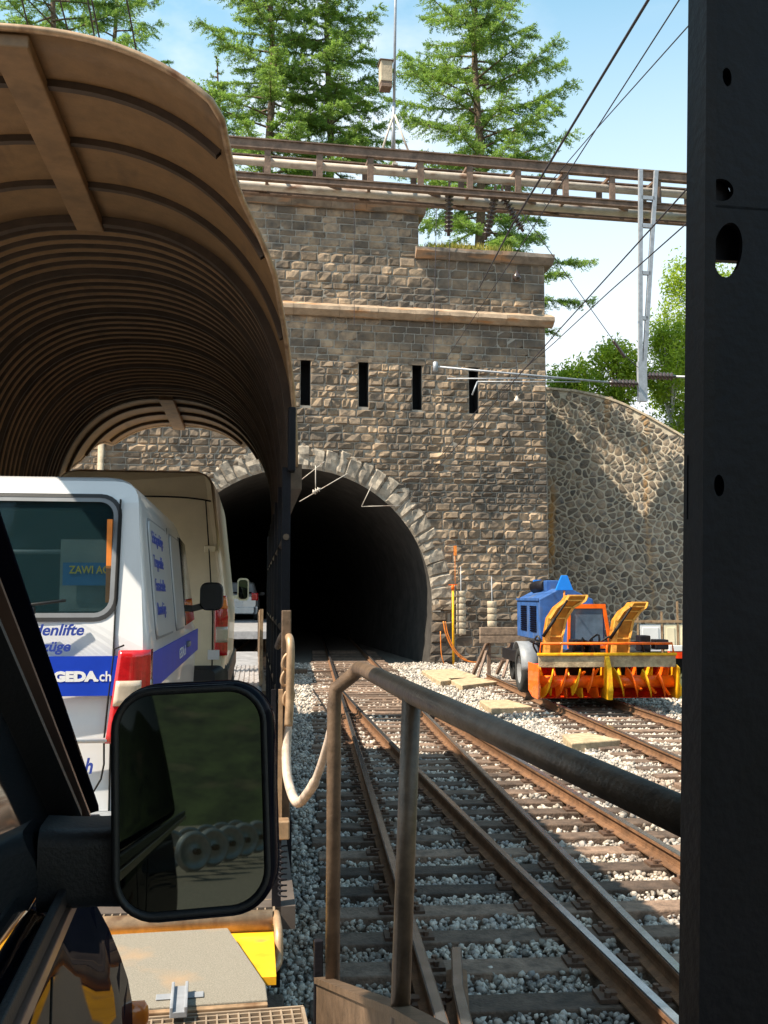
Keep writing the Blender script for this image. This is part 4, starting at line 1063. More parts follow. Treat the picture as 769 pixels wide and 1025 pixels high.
# ------------------------------------------------------------------ road vehicles
def rpoly(cs, segs=5):                                   # cs: (x, z, r) corners, rounded
    out = []; n = len(cs)
    for i in range(n):
        x, z, r0 = cs[i]; a = Vector(cs[i-1][:2]); c = Vector(cs[(i+1) % n][:2]); b = Vector((x, z))
        da, dc = (a-b), (c-b); r1 = min(r0, da.length*.49, dc.length*.49); p, q = b+da.normalized()*r1, b+dc.normalized()*r1
        for k in range(segs+1):
            t = k/segs; out.append(tuple(p*(1-t)**2+b*2*t*(1-t)+q*t*t))
    return out
def section(hb, hm, ht, zb, zm, zt, rt, rb=.08):
    return rpoly([(hb, zb, rb), (hm, zm, .12), (ht, zt, rt), (-ht, zt, rt), (-hm, zm, .12), (-hb, zb, rb)])
def loft(mb, st, lean=None, capa=True, capb=True, smooth=True):
    n = len(st[0][1]); vs = []
    for y, sec in st: vs += [(x, y+(lean(y, z) if lean else 0), z) for x, z in sec]
    k = len(st); fs = [(i*n+j, i*n+(j+1) % n, (i+1)*n+(j+1) % n, (i+1)*n+j) for i in range(k-1) for j in range(n)]
    o = len(mb.v); mb.add(vs, fs, smooth)
    if capa: mb.f.append(tuple(o+j for j in range(n))); mb.sm.append(False)
    if capb: mb.f.append(tuple(o+(k-1)*n+j for j in reversed(range(n)))); mb.sm.append(False)
def ringcap(mb, sec, hole, yf):                          # flat-ish cap with a window hole
    dn = []
    for i in range(len(sec)):
        a, b = sec[i], sec[(i+1) % len(sec)]; k = max(1, int(math.hypot(b[0]-a[0], b[1]-a[1])/.03)); dn += [(a[0]+(b[0]-a[0])*t/k, a[1]+(b[1]-a[1])*t/k) for t in range(k)]
    sec = dn
    hx = sum(p[0] for p in hole)/len(hole); hz = sum(p[1] for p in hole)/len(hole)
    # resample the hole outline at the section points' angles
    out = []
    for x, z in sec:
        dx, dz = x-hx, z-hz; best = None
        for i in range(len(hole)):
            a, b = hole[i], hole[(i+1) % len(hole)]; ex, ez = b[0]-a[0], b[1]-a[1]; den = dx*ez-dz*ex
            if abs(den) < 1e-9: continue
            t = ((a[0]-hx)*ez-(a[1]-hz)*ex)/den; s = ((a[0]-hx)*dz-(a[1]-hz)*dx)/den
            if t > 0 and -1e-6 <= s <= 1+1e-6 and (best is None or t < best): best = t
        out.append((hx+dx*best, hz+dz*best))
    n = len(sec); o = len(mb.v)
    mb.add([(x, yf(x, z), z) for x, z in sec]+[(x, yf(x, z), z) for x, z in out]+[(x, yf(x, z)+.05, z) for x, z in out], [(j, (j+1) % n, n+(j+1) % n, n+j) for j in range(n)]+[(n+j, n+(j+1) % n, 2*n+(j+1) % n, 2*n+j) for j in range(n)])
def sheet(pts, name, m, parent, yf, off, th=.004, bevel=0):  # plate following a surface y = yf(x, z)
    n = len(pts); q = MB(); q.add([(x, yf(x, z)-off, z) for x, z in pts]+[(x, yf(x, z)-off+th, z) for x, z in pts], [tuple(range(n)), tuple(reversed(range(n, 2*n)))]+[(i, i+n, (i+1) % n+n, (i+1) % n) for i in range(n)])
    return q.build(name, m, parent, fixn=True)
def ringsheet(a, b, name, m, parent, yf, off, th=.008):
    n = len(a); q = MB(); q.add([(x, yf(x, z)-off, z) for x, z in a]+[(x, yf(x, z)-off, z) for x, z in b]+[(x, yf(x, z)-off+th, z) for x, z in a]+[(x, yf(x, z)-off+th, z) for x, z in b],
        [(i, (i+1) % n, n+(i+1) % n, n+i) for i in range(n)]+[(i, 2*n+i, 2*n+(i+1) % n, (i+1) % n) for i in range(n)]+[(n+i, n+(i+1) % n, 3*n+(i+1) % n, 3*n+i) for i in range(n)])
    return q.build(name, m, parent, fixn=True)
def wheel(parent, x, y, z, r, w, name='wheel', sgn=1):
    m = Matrix.Translation((x, y, z)) @ Matrix.Rotation(PI/2*sgn, 4, 'Y')
    q = MB(); q.lathe([(r*.62, -w/2), (r*.93, -w/2), (r, -w*.35), (r, w*.35), (r*.93, w/2), (r*.62, w/2), (r*.62, -w/2)], m, 32); t = q.build(name, M['tyre'], parent)
    q = MB(); q.lathe([(.001, w*.30), (r*.2, w*.32), (r*.25, w*.2), (r*.52, w*.22), (r*.62, w*.44), (r*.64, w*.44), (r*.64, -w*.4)], m, 32); q.build('rim', M['rim'], t); return t
def side_text(body, size, m, parent, x, y, z, sx=1.0, shear=0.0, tilt=0.0):
    mt = Matrix(((0, 0, 1, x), (1, 0, 0, y), (0, 1, 0, z), (0, 0, 0, 1)))
    return text(body, size, m, parent, mt @ Matrix.Rotation(tilt, 4, 'X'), shear=shear, sx=sx)
def rear_text(body, size, m, parent, x, y, z, sx=1.0, shear=0.0, bold=0.0, align='LEFT', tilt=0.0):
    mt = Matrix(((1, 0, 0, x), (0, 0, -1, y), (0, 1, 0, z), (0, 0, 0, 1)))
    return text(body, size, m, parent, mt @ Matrix.Rotation(tilt, 4, 'X'), shear=shear, sx=sx, bold=bold, align=align)

# ---- white lift company van
VO = F2.w((-1.365, 4.72, DZ)); FV = Frame(VO, F2.rz)
v1 = thing('delivery_van', 'white van with blue stripe and GEDA.ch lettering on its back', 'van', VO, F2.rz)
BL = 1.12
def lean1(x, z): return .02*(z-.3)+(.17*(z-BL) if z > BL else 0)+.05*(abs(x)/.86)**6+.12*(max(0, (z-1.80))/.2)**2*.5
def vs1(hb, hm, ht, zt, rt, zb=.28, zm=BL): return section(hb, hm, ht, zb, zm, zt, rt)
rs = vs1(.82, .85, .79, 1.955, .11)
full = vs1(.84, .875, .79, 1.985, .16)
q = MB()
def vlean(y, z): return lean1(.8, z) if y < .2 else (lean1(.8, z)*max(0, 1-(y-.2)/.6) if y < .8 else 0)
loft(q, [(0.0, rs), (.025, vs1(.835, .865, .79, 1.968, .14)), (.08, full), (.8, full), (2.6, full), (3.1, vs1(.84, .875, .78, 1.95, .16)), (3.55, vs1(.84, .875, .76, 1.72, .14)), (4.05, vs1(.83, .86, .80, 1.22, .1)), (4.45, vs1(.80, .84, .74, 1.05, .1, zm=.9)), (4.6, vs1(.72, .74, .6, .85, .1, zm=.7))], vlean, capa=False)
wx0 = -.77; pR = FV.front(114, 560, .1).x; zt_, zb_ = FV.front(60, 498, .15).z, FV.front(60, 617, .05).z
win = rrect(2*pR, zt_-zb_, .085, 6, 0, (zt_+zb_)/2)
ringcap(q, rs, win, lambda x, z: lean1(.8, z) if True else 0)
q.build('body', M['white'], v1, fixn=False)
yf1 = lambda x, z: lean1(.8, z)
big = rrect(2*pR+.05, zt_-zb_+.05, .105, 6, 0, (zt_+zb_)/2); big2 = rrect(2*pR+.012, zt_-zb_+.012, .09, 6, 0, (zt_+zb_)/2); inn = rrect(2*pR-.03, zt_-zb_-.03, .07, 6, 0, (zt_+zb_)/2)
rwn = sheet(win, 'rear_window', M['tintglass'], v1, yf1, -.012, .003)
ringsheet(big, big2, 'seal', M['blackpl'], rwn, yf1, .004, .01); ringsheet(big2, inn, 'window_trim', M['greypl'], rwn, yf1, .002, .01)
# behind the glass: black sheets added for the interior's shade, pale curtain, card, orange strip
q = MB(); q.box(-.74, .74, .9, .95, .3, 1.9)
for s in (1, -1): q.prism([(.02, 1.0), (.17, 1.86), (.9, 1.86), (.9, .3), (.02, .3)], s*(pR+.012), s*(pR+.018), 'x')
q.box(-.75, .75, .3, .9, 1.86, 1.88); q.build('interior_shade', M['black'], v1)
def vf(px, py, y): p = FV.front(px, py, y); return p.x, p.z
a = vf(62, 540, .22); b = vf(107, 612, .16)
q = MB(); q.box(a[0], b[0], .20, .22, b[1], a[1]); q.build('load_panel', M['seat'], v1)
a = vf(63, 563, .17); b = vf(106, 586, .17)
q = MB(); q.box(a[0], b[0], .175, .18, b[1], a[1]); cd = q.build('window_card', M['bluesign'], v1)
rear_text('ZAWI AG', .052, M['yellowtext'], cd, a[0]+.03, .172, a[1]-.052, sx=.85, bold=.001)
a = vf(107, 520, .16); b = vf(112, 603, .16); q = MB(); q.box(b[0]-.028, b[0]-.004, .14, .17, b[1], a[1]); q.build('orange_strap', M['hose'], v1)
a = vf(0, 552, .2); b = vf(105, 552, .2); q = MB(); q.tube([(a[0]-.4, .25, a[1]), (b[0], .25, b[1]+.0)], .012, 8); q.build('inner_bar', M['grey'], v1)
q = MB(); a = vf(15, 610, -.02); b = vf(66, 601, .03); q.tube([(a[0]-.1, a_y, a[1]) for a_y in (.0,)]+[(b[0], .03, b[1])], .007, 6); q.tube([(a[0], .02, a[1]-.01), (a[0]+.08, .02, a[1]-.005)], .018, 8); q.build('wiper', M['blackpl'], v1)
# stripe, creases, lettering
yfl = lambda x, z: .02*(z-.3)
z1, z0 = FV.front(80, 657, 0).z, FV.front(80, 697, 0).z
XI = FV.front(117, 700, 0).x
sheet([(-.80, z0), (XI, z0), (XI, z1), (-.80, z1)], 'stripe', M['bluestripe'], v1, yfl, .004, .003)
def rt(body, px, py, hpx, wpx, m, shear=.25, bold=.002):
    p = FV.front(px, py, 0); s = hpx/FPX*4.72/.70
    o = rear_text(body, s, m, v1, 0, 0, 0, shear=shear, bold=bold); w0 = max(v.co.x for v in o.data.vertices)-min(v.co.x for v in o.data.vertices)
    k = (wpx/FPX*4.72)/w0
    o.data.transform(Matrix.Translation((p.x, yfl(0, p.z)-.005, p.z)) @ Matrix.Diagonal((k, 1, 1, 1)))
rt('denlifte', 32, 636, 10.5, 47, M['bluetext']); rt('züge', 41, 652, 9.5, 28, M['bluetext'])
rt('GEDA', 53, 682, 8.6, 42, M['whitetext'], .0, .004); rt('.ch', 96, 682, 9.5, 13.5, M['whitetext'], 0, .001)
rt('h', 84, 774, 14, 8, M['bluetext'], .25, .003)
zc_ = FV.front(60, 742, 0).z; q = MB(); q.tube([(-.78, .0, zc_), (.70, .0, zc_)], .012, 8); q.build('tailgate_crease', M['white'], v1)
zg = FV.front(60, 796, 0).z
gp = lambda px, py: (FV.front(px, py, 0).x, FV.front(px, py, 0).z)
gate = [(-.80, zg), gp(88, 796), gp(94, 792), gp(101, 780), gp(104, 765), gp(104, 740), gp(108, 700), gp(114, 650), gp(124, 646)]
q = MB(); q.tube([(x, yfl(x, z)-.001, z) for x, z in gate], .0045, 6); q.build('tailgate_gap', M['black'], v1)
# bumper
q = MB(); bs = section(.84, .86, .86, .16, .3, .40, .05); loft(q, [(-.10, section(.74, .76, .76, .2, .3, .37, .05)), (-.07, section(.82, .84, .84, .17, .3, .39, .05)), (.0, bs), (.12, section(.85, .885, .885, .16, .3, .40, .05))]); q.build('bumper', M['greypl'], v1)
XI = FV.front(118, 700, 0).x; XI2 = FV.front(106.5, 700, 0).x
for s in (1, -1):                                        # tail lights wrap round the corner
    zt2, zb2 = FV.front(120, 651, 0).z, FV.front(120, 744, 0).z
    def tlp(u, v, s=s):
        z = zb2+(zt2-zb2)*v; xi = XI2+(XI-XI2)*v; w = u
        if w < .5: x = xi+(.862-xi)*(w/.5); y = yfl(0, z)-.012+.03*(w/.5)**4
        else: x = .872+.008; y = .03+.11*(w-.5)/.5
        return (s*x, y, z)
    q = MB(); q.grid(tlp, 14, 12); tlt = q.build('tail_light', M['red'], v1, solid=.012)
    def tl2(u, v, s=s): a = tlp(u*.92+.03, .40+.27*v); return (a[0]+s*.005*(u > .5), a[1]-.006*(u < .5), a[2])
    q = MB(); q.grid(tl2, 12, 4); q.build('reversing_lens', M['clearl'], tlt, solid=.008)
# side panels
def sx_(z): return .875-(.875-.79)*max(0, z-BL)/(1.985-BL)
def side_sheet(pts, name, m, off, parent=v1, hole=None, s=1, fx=sx_):
    q = MB(); n = len(pts); q.add([(s*(fx(z)+off), y, z) for y, z in pts]+[(s*(fx(z)+off-.01), y, z) for y, z in pts], [tuple(range(n)), tuple(reversed(range(n, 2*n)))]+[(i, i+n, (i+1) % n+n, (i+1) % n) for i in range(n)]); return q.build(name, m, parent, fixn=True)
for s in (1, -1):
    for a, b in ((.42, 1.5), (1.72, 2.45)):
        pts = rrect(b-a, .60, .07, 5, (a+b)/2, 1.48); side_sheet(pts, 'side_panel', M['white'], .012, s=s)
        outer = rrect(b-a+.03, .63, .08, 5, (a+b)/2, 1.48); side_sheet(outer, 'panel_seal', M['greypl'], .005, s=s)
    side_sheet([(2.58, 1.18), (3.62, 1.20), (3.15, 1.80), (2.62, 1.82)], 'door_window', M['glass'], .008, s=s)
    side_sheet([(.15, z0-.0), (4.1, z0), (4.1, z1), (.15, z1)], 'stripe', M['bluestripe'], .004, s=s)
    for yy in (1.6, 2.52): side_sheet([(yy, .35), (yy+.012, .35), (yy+.012, 1.82), (yy, 1.82)], 'door_gap', M['black'], .003, s=s)
    wheel(v1, s*.78, .85, .31, .31, .2, sgn=s); wheel(v1, s*.78, 3.5, .31, .31, .2, sgn=s)
    q = MB(); q.box(s*.872-.02, s*.872+.03, 2.62, 2.8, 1.02, 1.06); q.build('door_handle', M['greypl'], v1, bevel=.01)
for k, w_ in enumerate(('Schrägaufzüge', 'Treppenlifte', 'Fassadenlifte', 'Bauaufzüge')):
    z = 1.665-.125*k; side_text(w_, .095, M['bluetext'], v1, sx_(z)+.016, .48+.0*k, z, sx=1.15, shear=.1, tilt=-.1)
side_text('GEDA.ch', .10, M['whitetext'], v1, .883, 1.9, z0+.05, sx=1.6)
# wing mirrors
for s in (1, -1):
    q = MB(); c_ = FV.front(212, 597, 3.45) if s == 1 else Vector((-(FV.front(212, 597, 3.45).x), 0, FV.front(212, 597, 3.45).z))
    secs = [(3.43, .9), (3.45, 1.0), (3.52, .95), (3.58, .6)]
    loft(q, [(y, [(c_.x+x*f, c_.z+z*f) for x, z in rrect(.19, .23, .06, 4)]) for y, f in secs]); q.bar((c_.x, 3.5, c_.z-.06), (s*.86, 3.45, c_.z-.10), .04, .05); q.build('wing_mirror', M['blackpl'], v1)

# ---- cream high-roof van
VO2 = F2.w((-1.27, 10.4, DZ-.02)); FV2 = Frame(VO2, F2.rz)
v2 = thing('panel_van', 'cream high-roofed panel van with tall red tail light, ahead of the white van', 'van', VO2, F2.rz)
BL2 = 1.25
s2 = lambda hb, hm, ht, zt, rt: section(hb, hm, ht, .32, BL2, zt, rt)
q = MB(); z2 = FV2.front(150, 470, .3).z
l2 = lambda y, z: (.14*max(0, z-1.2)+(.10*max(0, z-(z2-.25))/.25))*(max(0, 1-y/1.2))
loft(q, [(0, s2(.93, .96, .78, z2-.03, .16)), (.03, s2(.95, .98, .80, z2-.01, .2)), (.10, s2(.96, .995, .81, z2, .22)), (1.2, s2(.96, .995, .82, z2+.02, .22)), (3.9, s2(.96, .995, .82, z2, .22)), (4.5, s2(.96, .99, .8, 2.3, .2)), (5.2, s2(.93, .96, .82, 1.35, .12)), (5.6, section(.88, .9, .8, .32, .8, 1.0, .1)), (5.7, section(.8, .8, .7, .34, .6, .8, .1))], l2)
q.build('body', M['cream'], v2)
yf2 = lambda x, z: l2(0, z)
q = MB(); zr = FV2.front(150, 497, .2).z
q.tube([(x, yf2(x, zr)-.002, zr+.05*0-.045*(abs(x)/.8)**4) for x in [-.8+1.6*k/20 for k in range(21)]], .009, 6)
for xx in (0,): q.tube([(xx, yf2(0, z)-.001, z) for z in (.5, 1.2, zr)], .006, 6)
for s in (1, -1): q.tube([(s*x, yf2(0, z)-.001, z) for x, z in ((.845, .5), (.845, 1.2), (.80, 1.8), (.745, zr-.03))], .007, 6)
q.build('door_gap', M['black'], v2)
for s in (1, -1):
    def t2(u, v, s=s):
        z = .80+.62*v; x = .865+.10*min(1, u/.5); 
        if u > .5: return (s*(.995-.05*max(0, z-BL2)/.5), .02+yf2(0, z)+.09*(u-.5)/.5, z)
        return (s*(x-.03*max(0, z-BL2)), yf2(0, z)-.014+.02*(u/.5)**4, z)
    q = MB(); q.grid(t2, 8, 12); tt = q.build('tail_light', M['red'], v2, solid=.012)
    q = MB(); q.grid(lambda u, v: (lambda a: (a[0]+s*.004, a[1]-.007, a[2]))(t2(u*.9+.05, .22+.26*v)), 8, 4); q.build('reversing_lens', M['clearl'], tt, solid=.008)
    q = MB(); q.grid(lambda u, v: (lambda a: (a[0]+s*.004, a[1]-.007, a[2]))(t2(u*.9+.05, .78+.2*v)), 8, 4); q.build('indicator_lens', M['amber'], tt, solid=.008)
    q = MB(); q.box(s*.80-.06, s*.80+.06, yf2(0, 1.95)-.012, yf2(0, 1.95)+.02, 1.88, 1.95); q.build('door_hinge', M['cream'], v2, bevel=.008)
    wheel(v2, s*.87, .95, .34, .34, .22, sgn=s); wheel(v2, s*.87, 4.6, .34, .34, .22, sgn=s)
    q = MB(); q.box(s*.99-.02, s*.99+.015, .3, 5.0, .40, .62); q.build('side_cladding', M['blackpl'], v2, bevel=.01)
    c_ = FV2.front(243.5, 590, 4.25); cxm = c_.x if s == 1 else -c_.x
    q = MB(); loft(q, [(4.22, [(cxm+x, c_.z+z) for x, z in rrect(.17, .33, .05, 4)]), (4.33, [(cxm+x*.8, c_.z+z*.9) for x, z in rrect(.17, .33, .05, 4)])]); q.bar((cxm, 4.28, c_.z-.1), (s*.93, 4.2, c_.z-.12), .05, .05); wm = q.build('wing_mirror', M['cream'], v2)
    q = MB(); q.prism([(cxm+x, c_.z+z) for x, z in rrect(.13, .28, .04, 4)], 4.212, 4.219); q.build('mirror_glass', M['mirror'], wm)
q = MB(); loft(q, [(-.10, section(.86, .88, .88, .28, .5, .66, .06)), (-.06, section(.93, .95, .95, .26, .5, .70, .06)), (.25, section(.98, 1.0, 1.0, .26, .5, .70, .06))]); q.build('bumper', M['blackpl'], v2)
q = MB(); q.box(.80, .92, -.02, -.005, .76, .86); q.build('registration_plate', M['white'], v2)

# ---- silver car far ahead in the tunnel mouth
def hatchback(t, m):
    q = MB(); ss = lambda hb, hm, ht, zt, rt, zb=.25, zm=.75: section(hb, hm, ht, zb, zm, zt, rt)
    loft(q, [(0, ss(.74, .80, .74, .95, .08, .35)), (.06, ss(.80, .86, .80, 1.0, .1)), (.3, ss(.84, .88, .84, 1.02, .1)), (3.0, ss(.84, .88, .84, 1.0, .1)), (3.9, ss(.82, .86, .76, .85, .12)), (4.15, ss(.7, .76, .64, .68, .1, .3, .55))]); q.build('body', m, t)
    q = MB(); loft(q, [(.12, section(.80, .79, .78, .98, 1.0, 1.02, .02)), (.22, section(.81, .76, .64, .98, 1.15, 1.44, .08)), (.55, section(.82, .78, .66, .98, 1.15, 1.53, .1)), (1.6, section(.83, .79, .67, .98, 1.15, 1.56, .1)), (2.3, section(.83, .78, .64, .98, 1.15, 1.46, .1)), (3.1, section(.80, .78, .76, .96, .97, .99, .01))]); q.build('roof', m, t)
    q = MB(); q.prism(rrect(1.25, .33, .06, 4, 0, 1.24), .118, .14); q.v = [(x, y+.22*(z-1.05)/.4-.02, z) for x, y, z in q.v]; q.build('rear_window', M['glass'], t)
    for s in (1, -1):
        q = MB(); q.grid(lambda u, v: (s*(.62+.20*min(1, u*1.6)) if u < .6 else s*.875, -.012+.02*u if u < .6 else .02+.2*(u-.6), .80+.30*v), 8, 5); q.build('tail_light', M['red'], t, solid=.012)
        q = MB(); q.prism([(.5, 1.08), (2.5, 1.06), (2.1, 1.42), (.6, 1.42)], s*.80, s*.785, 'x'); q.v = [(x-s*.13*(z-1.06)/.4, y, z) for x, y, z in q.v]; q.build('side_window', M['glass'], t)
        wheel(t, s*.77, .75, .3, .3, .19, sgn=s); wheel(t, s*.77, 3.35, .3, .3, .19, sgn=s)
        q = MB(); loft(q, [(2.35, [(s*1.0+x, 1.08+z) for x, z in rrect(.2, .14, .05, 3)]), (2.45, [(s*1.0+x*.7, 1.08+z*.7) for x, z in rrect(.2, .14, .05, 3)])]); q.bar((s*.98, 2.4, 1.03), (s*.82, 2.4, 1.03), .03, .03); q.build('wing_mirror', M['blackpl'], t)
    q = MB(); q.box(-.26, .26, -.02, 0, .62, .73); q.build('registration_plate', M['white'], t)
    q = MB(); loft(q, [(-.06, section(.7, .72, .72, .28, .38, .52, .05)), (.05, section(.84, .86, .86, .25, .38, .56, .05))]); q.build('bumper', m, t)
sc_o = PZ(236, 621, Z4)
s3 = thing('silver_car', 'small silver hatchback on a flat wagon inside the dark tunnel mouth', 'car', (sc_o.x, sc_o.y, Z4), F4.rz)
hatchback(s3, M['silver'])

# ---- the car the photograph is taken from
CO = F1.w((-1.055, 0, DZ)); FC = Frame(CO, F1.rz)
oc = thing('parked_car', 'dark car in the near left foreground with its big door mirror', 'car', CO, F1.rz)
cs = lambda hw, zt, rt, zb=.3, zm=.62: section(hw-.05, hw, hw-.05, zb, zm, zt, rt)
q = MB(); loft(q, [(-3.2, cs(.8, .9, .1)), (-3.0, cs(.88, .98, .08)), (0, section(.86, .905, .893, .3, .7, 1.01, .03)), (1.25, section(.86, .905, .89, .3, .7, 1.005, .04)), (1.5, section(.86, .922, .85, .3, .62, .985, .14)), (1.8, section(.87, .938, .83, .3, .58, .94, .18)), (2.1, section(.86, .940, .80, .3, .55, .88, .2)), (2.35, section(.80, .87, .70, .3, .52, .80, .2)), (2.5, section(.7, .75, .6, .3, .5, .70, .15)), (2.56, section(.6, .64, .5, .34, .45, .6, .1))]); q.build('body', M['navy'], oc)
def gx(z): return .893-.34*(z-1.01)*.72                  # the glass leans in
ZR = 1.70
yw = lambda z: 1.6175-(z-1.057)/1.348
q = MB(); loft(q, [(-3.0, section(.86, .80, .70, 1.0, 1.3, ZR, .1)), (yw(ZR), section(gx(1.0)-.012, gx(1.35)-.012, gx(ZR)-.012, 1.0, 1.35, ZR, .02)), (yw(1.41), section(gx(1.0)-.012, gx(1.2)-.012, gx(1.41)-.012, 1.0, 1.2, 1.41, .01)), (yw(1.03), section(gx(1.0)-.012, gx(1.01)-.012, gx(1.03)-.012, 1.0, 1.01, 1.03, .003))]); q.build('cabin_glass', M['glass'], oc)
def pil(p0, p1, w, h, name, m, off=0.0, bevel=.004):
    q = MB(); n = 8
    for k in range(n):
        a, b = k/n, (k+1)/n
        A = Vector(p0).lerp(Vector(p1), a); B = Vector(p0).lerp(Vector(p1), b)
        q.bar((gx(A.z)+off, A.y, A.z), (gx(B.z)+off, B.y, B.z), w, h, up=(1, 0, .3))
    return q.build(name, M[m], oc)
def ci(px, py, off=0.0):                                 # pixel -> point on the leaning glass side
    x = .89
    for _ in range(12):
        p = FC.side(px, py, x+off); x = gx(p.z)
    return (x, p.y, p.z)
A0, A1 = ci(86, 812), ci(0, 562); d = (Vector(A1)-Vector(A0)); A2 = Vector(A1)+d*.6
pil(A0, A2, .012, .03, 'window_pillar', 'navy', .004)
B0, B1 = ci(77, 820), ci(-6, 612); B2 = Vector(B1)+(Vector(B1)-Vector(B0))*.5
pil(B0, B2, .010, .038, 'pillar_trim', 'trim', .000)
C0_, C1_ = ci(63, 820), ci(-18, 640); C2 = Vector(C1_)+(Vector(C1_)-Vector(C0_))*.5
pil(C0_, C2, .012, .045, 'window_frame', 'blackpl', .002)
q = MB(); pa_, pb_, pc2 = ci(96, 815), ci(96, 905), ci(44, 700)
q.prism([(pb_[1], 1.02), (pb_[1]-.22, 1.02), (ci(62, 815)[1]-.05, ci(62, 815)[2]), (pa_[1], pa_[2])], .872, .895, 'x'); q.build('mirror_base', M['blackpl'], oc, bevel=.004)
q = MB(); q.box(.893, .905, -3.0, 1.3, 1.005, 1.022); q.build('belt_trim', M['trim'], oc, bevel=.002)
q = MB(); q.box(.890, .900, -3.0, 1.6, 1.024, 1.045); q.build('window_seal', M['blackpl'], oc, bevel=.002)
for yy in (1.06, -.1): q = MB(); q.box(.9055, .9075, yy, yy+.006, .4, 1.0); q.build('door_gap', M['black'], oc)
# indicator on the wing
p = FC.side(137, 985, .912); q = MB(); q.lathe([(.001, .010), (.012, .008), (.020, 0), (.020, -.03)], Matrix.Translation((.936, p.y-.12, p.z-.02)) @ Matrix.Rotation(PI/2, 4, 'Y') @ Matrix.Diagonal((1.5, .8, 1, 1)), 20); q.build('side_indicator', M['amber'], oc)
for s in (1, -1): wheel(oc, s*.80, 1.75, .33, .33, .2, sgn=s); wheel(oc, s*.80, -2.0, .33, .33, .2, sgn=s)
# door mirror
DM = 1.15; mc = P(192, 800, DM)
nrm = Vector((.095, -.98, .091)).normalized()
mr = mc
zx = nrm; xx = Vector((0, 0, 1)).cross(zx).normalized(); yy_ = zx.cross(xx)
tilt = Matrix.Rotation(R(2.0), 3, zx); xx = tilt @ xx; yy_ = tilt @ yy_
MM = Matrix(((xx.x, yy_.x, zx.x, mr.x), (xx.y, yy_.y, zx.y, mr.y), (xx.z, yy_.z, zx.z, mr.z), (0, 0, 0, 1)))
MLm = FC.i @ MM
sgnx = 1 if xx.dot(_r) > 0 else -1
k_ = DM/FPX
def mrect(w, h, r0): return rrect(w*k_, h*k_, r0*k_, 8)
def warp(x, z, W):                                       # the outer top corner is rounder and the sides lean a little
    return x
hous = MB(); rings = [(.004, 141, 209, 34, 0, 0), (.006, 152, 222, 40, 1, 0), (-.004, 160, 230, 44, 2.5, 0), (-.03, 165, 233, 48, 5, 0), (-.07, 160, 222, 55, 6, 0), (-.11, 138, 190, 60, 4, 0), (-.135, 90, 130, 45, 0, 0)]
vs = []; nn = None
for dz, w, h, r0, sxo, szo in rings:
    pts = mrect(w, h, r0); nn = len(pts); vs += [MLm @ Vector((sgnx*(x+sxo*k_), z+szo*k_, dz)) for x, z in pts]
hous.add(vs, [(i*nn+j, i*nn+(j+1) % nn, (i+1)*nn+(j+1) % nn, (i+1)*nn+j) for i in range(len(rings)-1) for j in range(nn)], True); hous.f.append(tuple((len(rings)-1)*nn+j for j in range(nn))); hous.sm.append(True)
dmh = hous.build('door_mirror', M['navy'], oc, fixn=True)
q = MB(); pts = mrect(140, 208, 33); q.add([MLm @ Vector((x, z, .000)) for x, z in pts], [tuple(range(nn))]); q.build('mirror_glass', M['mirror'], dmh)
q = MB(); vs = []
for dz, w, h, r0 in ((.001, 140, 208, 33), (.006, 142, 210, 34), (.008, 150, 219, 39), (.003, 156, 225, 42)): vs += [MLm @ Vector((sgnx*x, z, dz)) for x, z in mrect(w, h, r0)]
q.add(vs, [(i*nn+j, i*nn+(j+1) % nn, (i+1)*nn+(j+1) % nn, (i+1)*nn+j) for i in range(3) for j in range(nn)], True); q.build('mirror_rim', M['blackpl'], dmh)
am = MB(); q0 = FC.loc(P(128, 862, DM+.05)); q1 = FC.loc(P(70, 862, DM+.03)); hh = 42*k_
secs = []
for k in range(6):
    t = k/5; x = q1.x-.03+(q0.x-q1.x+.05)*t; secs.append([(x, q1.y+a-.0, q1.z+.0+b) for a, b in rrect(.10, hh*2*(1.0-.08*math.sin(PI*t)), .02, 4)])
n_ = len(secs[0]); am.add([p for s_ in secs for p in s_], [(i*n_+j, i*n_+(j+1) % n_, (i+1)*n_+(j+1) % n_, (i+1)*n_+j) for i in range(5) for j in range(n_)], True); am.build('mirror_arm', M['blackpl'], oc, fixn=True)

# ------------------------------------------------------------------ snow blower on the siding
FB = Frame((6.10, 20.3, 0), R(-1.5))
sb = thing('snow_blower', 'orange twin-chute rail snow blower with blue louvred engine box', 'snow blower', FB.o, FB.rz)
def fb(px, py, y=0): p = FB.front(px, py, y); return p.x, p.z
xl, xr = fb(538, 690)[0], fb(677, 690)[0]; zlo = .08; zhi = fb(600, 668)[1]; zp = fb(600, 656)[1]
zc_ = (zlo+zhi)/2+.02; rr = (zhi-zlo)/2+.03
q = MB(); pr = [(rr*math.cos(R(a)), rr*math.sin(R(a))) for a in range(80, 281, 10)]   # back of the trough
q.grid(lambda u, v: (xl+(xr-xl)*u, .32-pr[int(round(v*20))][0]*1.1*1.0, zc_+pr[int(round(v*20))][1]), 8, 20); q.build('auger_housing', M['red2'], sb, solid=.02)
for x, m_, w, nm in ((xl, 'orange', .03, 'end_plate'), (xr, 'yellow', .03, 'end_plate'), (fb(607, 690)[0], 'yellow', .10, 'divider')):
    q = MB(); out = [(-.28, zlo+.08), (-.32, zlo+.25), (-.22, zc_), (-.24, zhi), (-.05, zhi+.06), (.9, zhi+.06), (.9, zlo+.1), (.5, zlo), (-.1, zlo)]
    q.prism(out if nm == 'end_plate' else [(-.30, zlo), (-.36, zlo+.2), (-.28, zhi), (-.1, zp), (.3, zp), (.3, zlo)], x-w/2, x+w/2, 'x'); q.build(nm, M[m_], sb, bevel=.008)
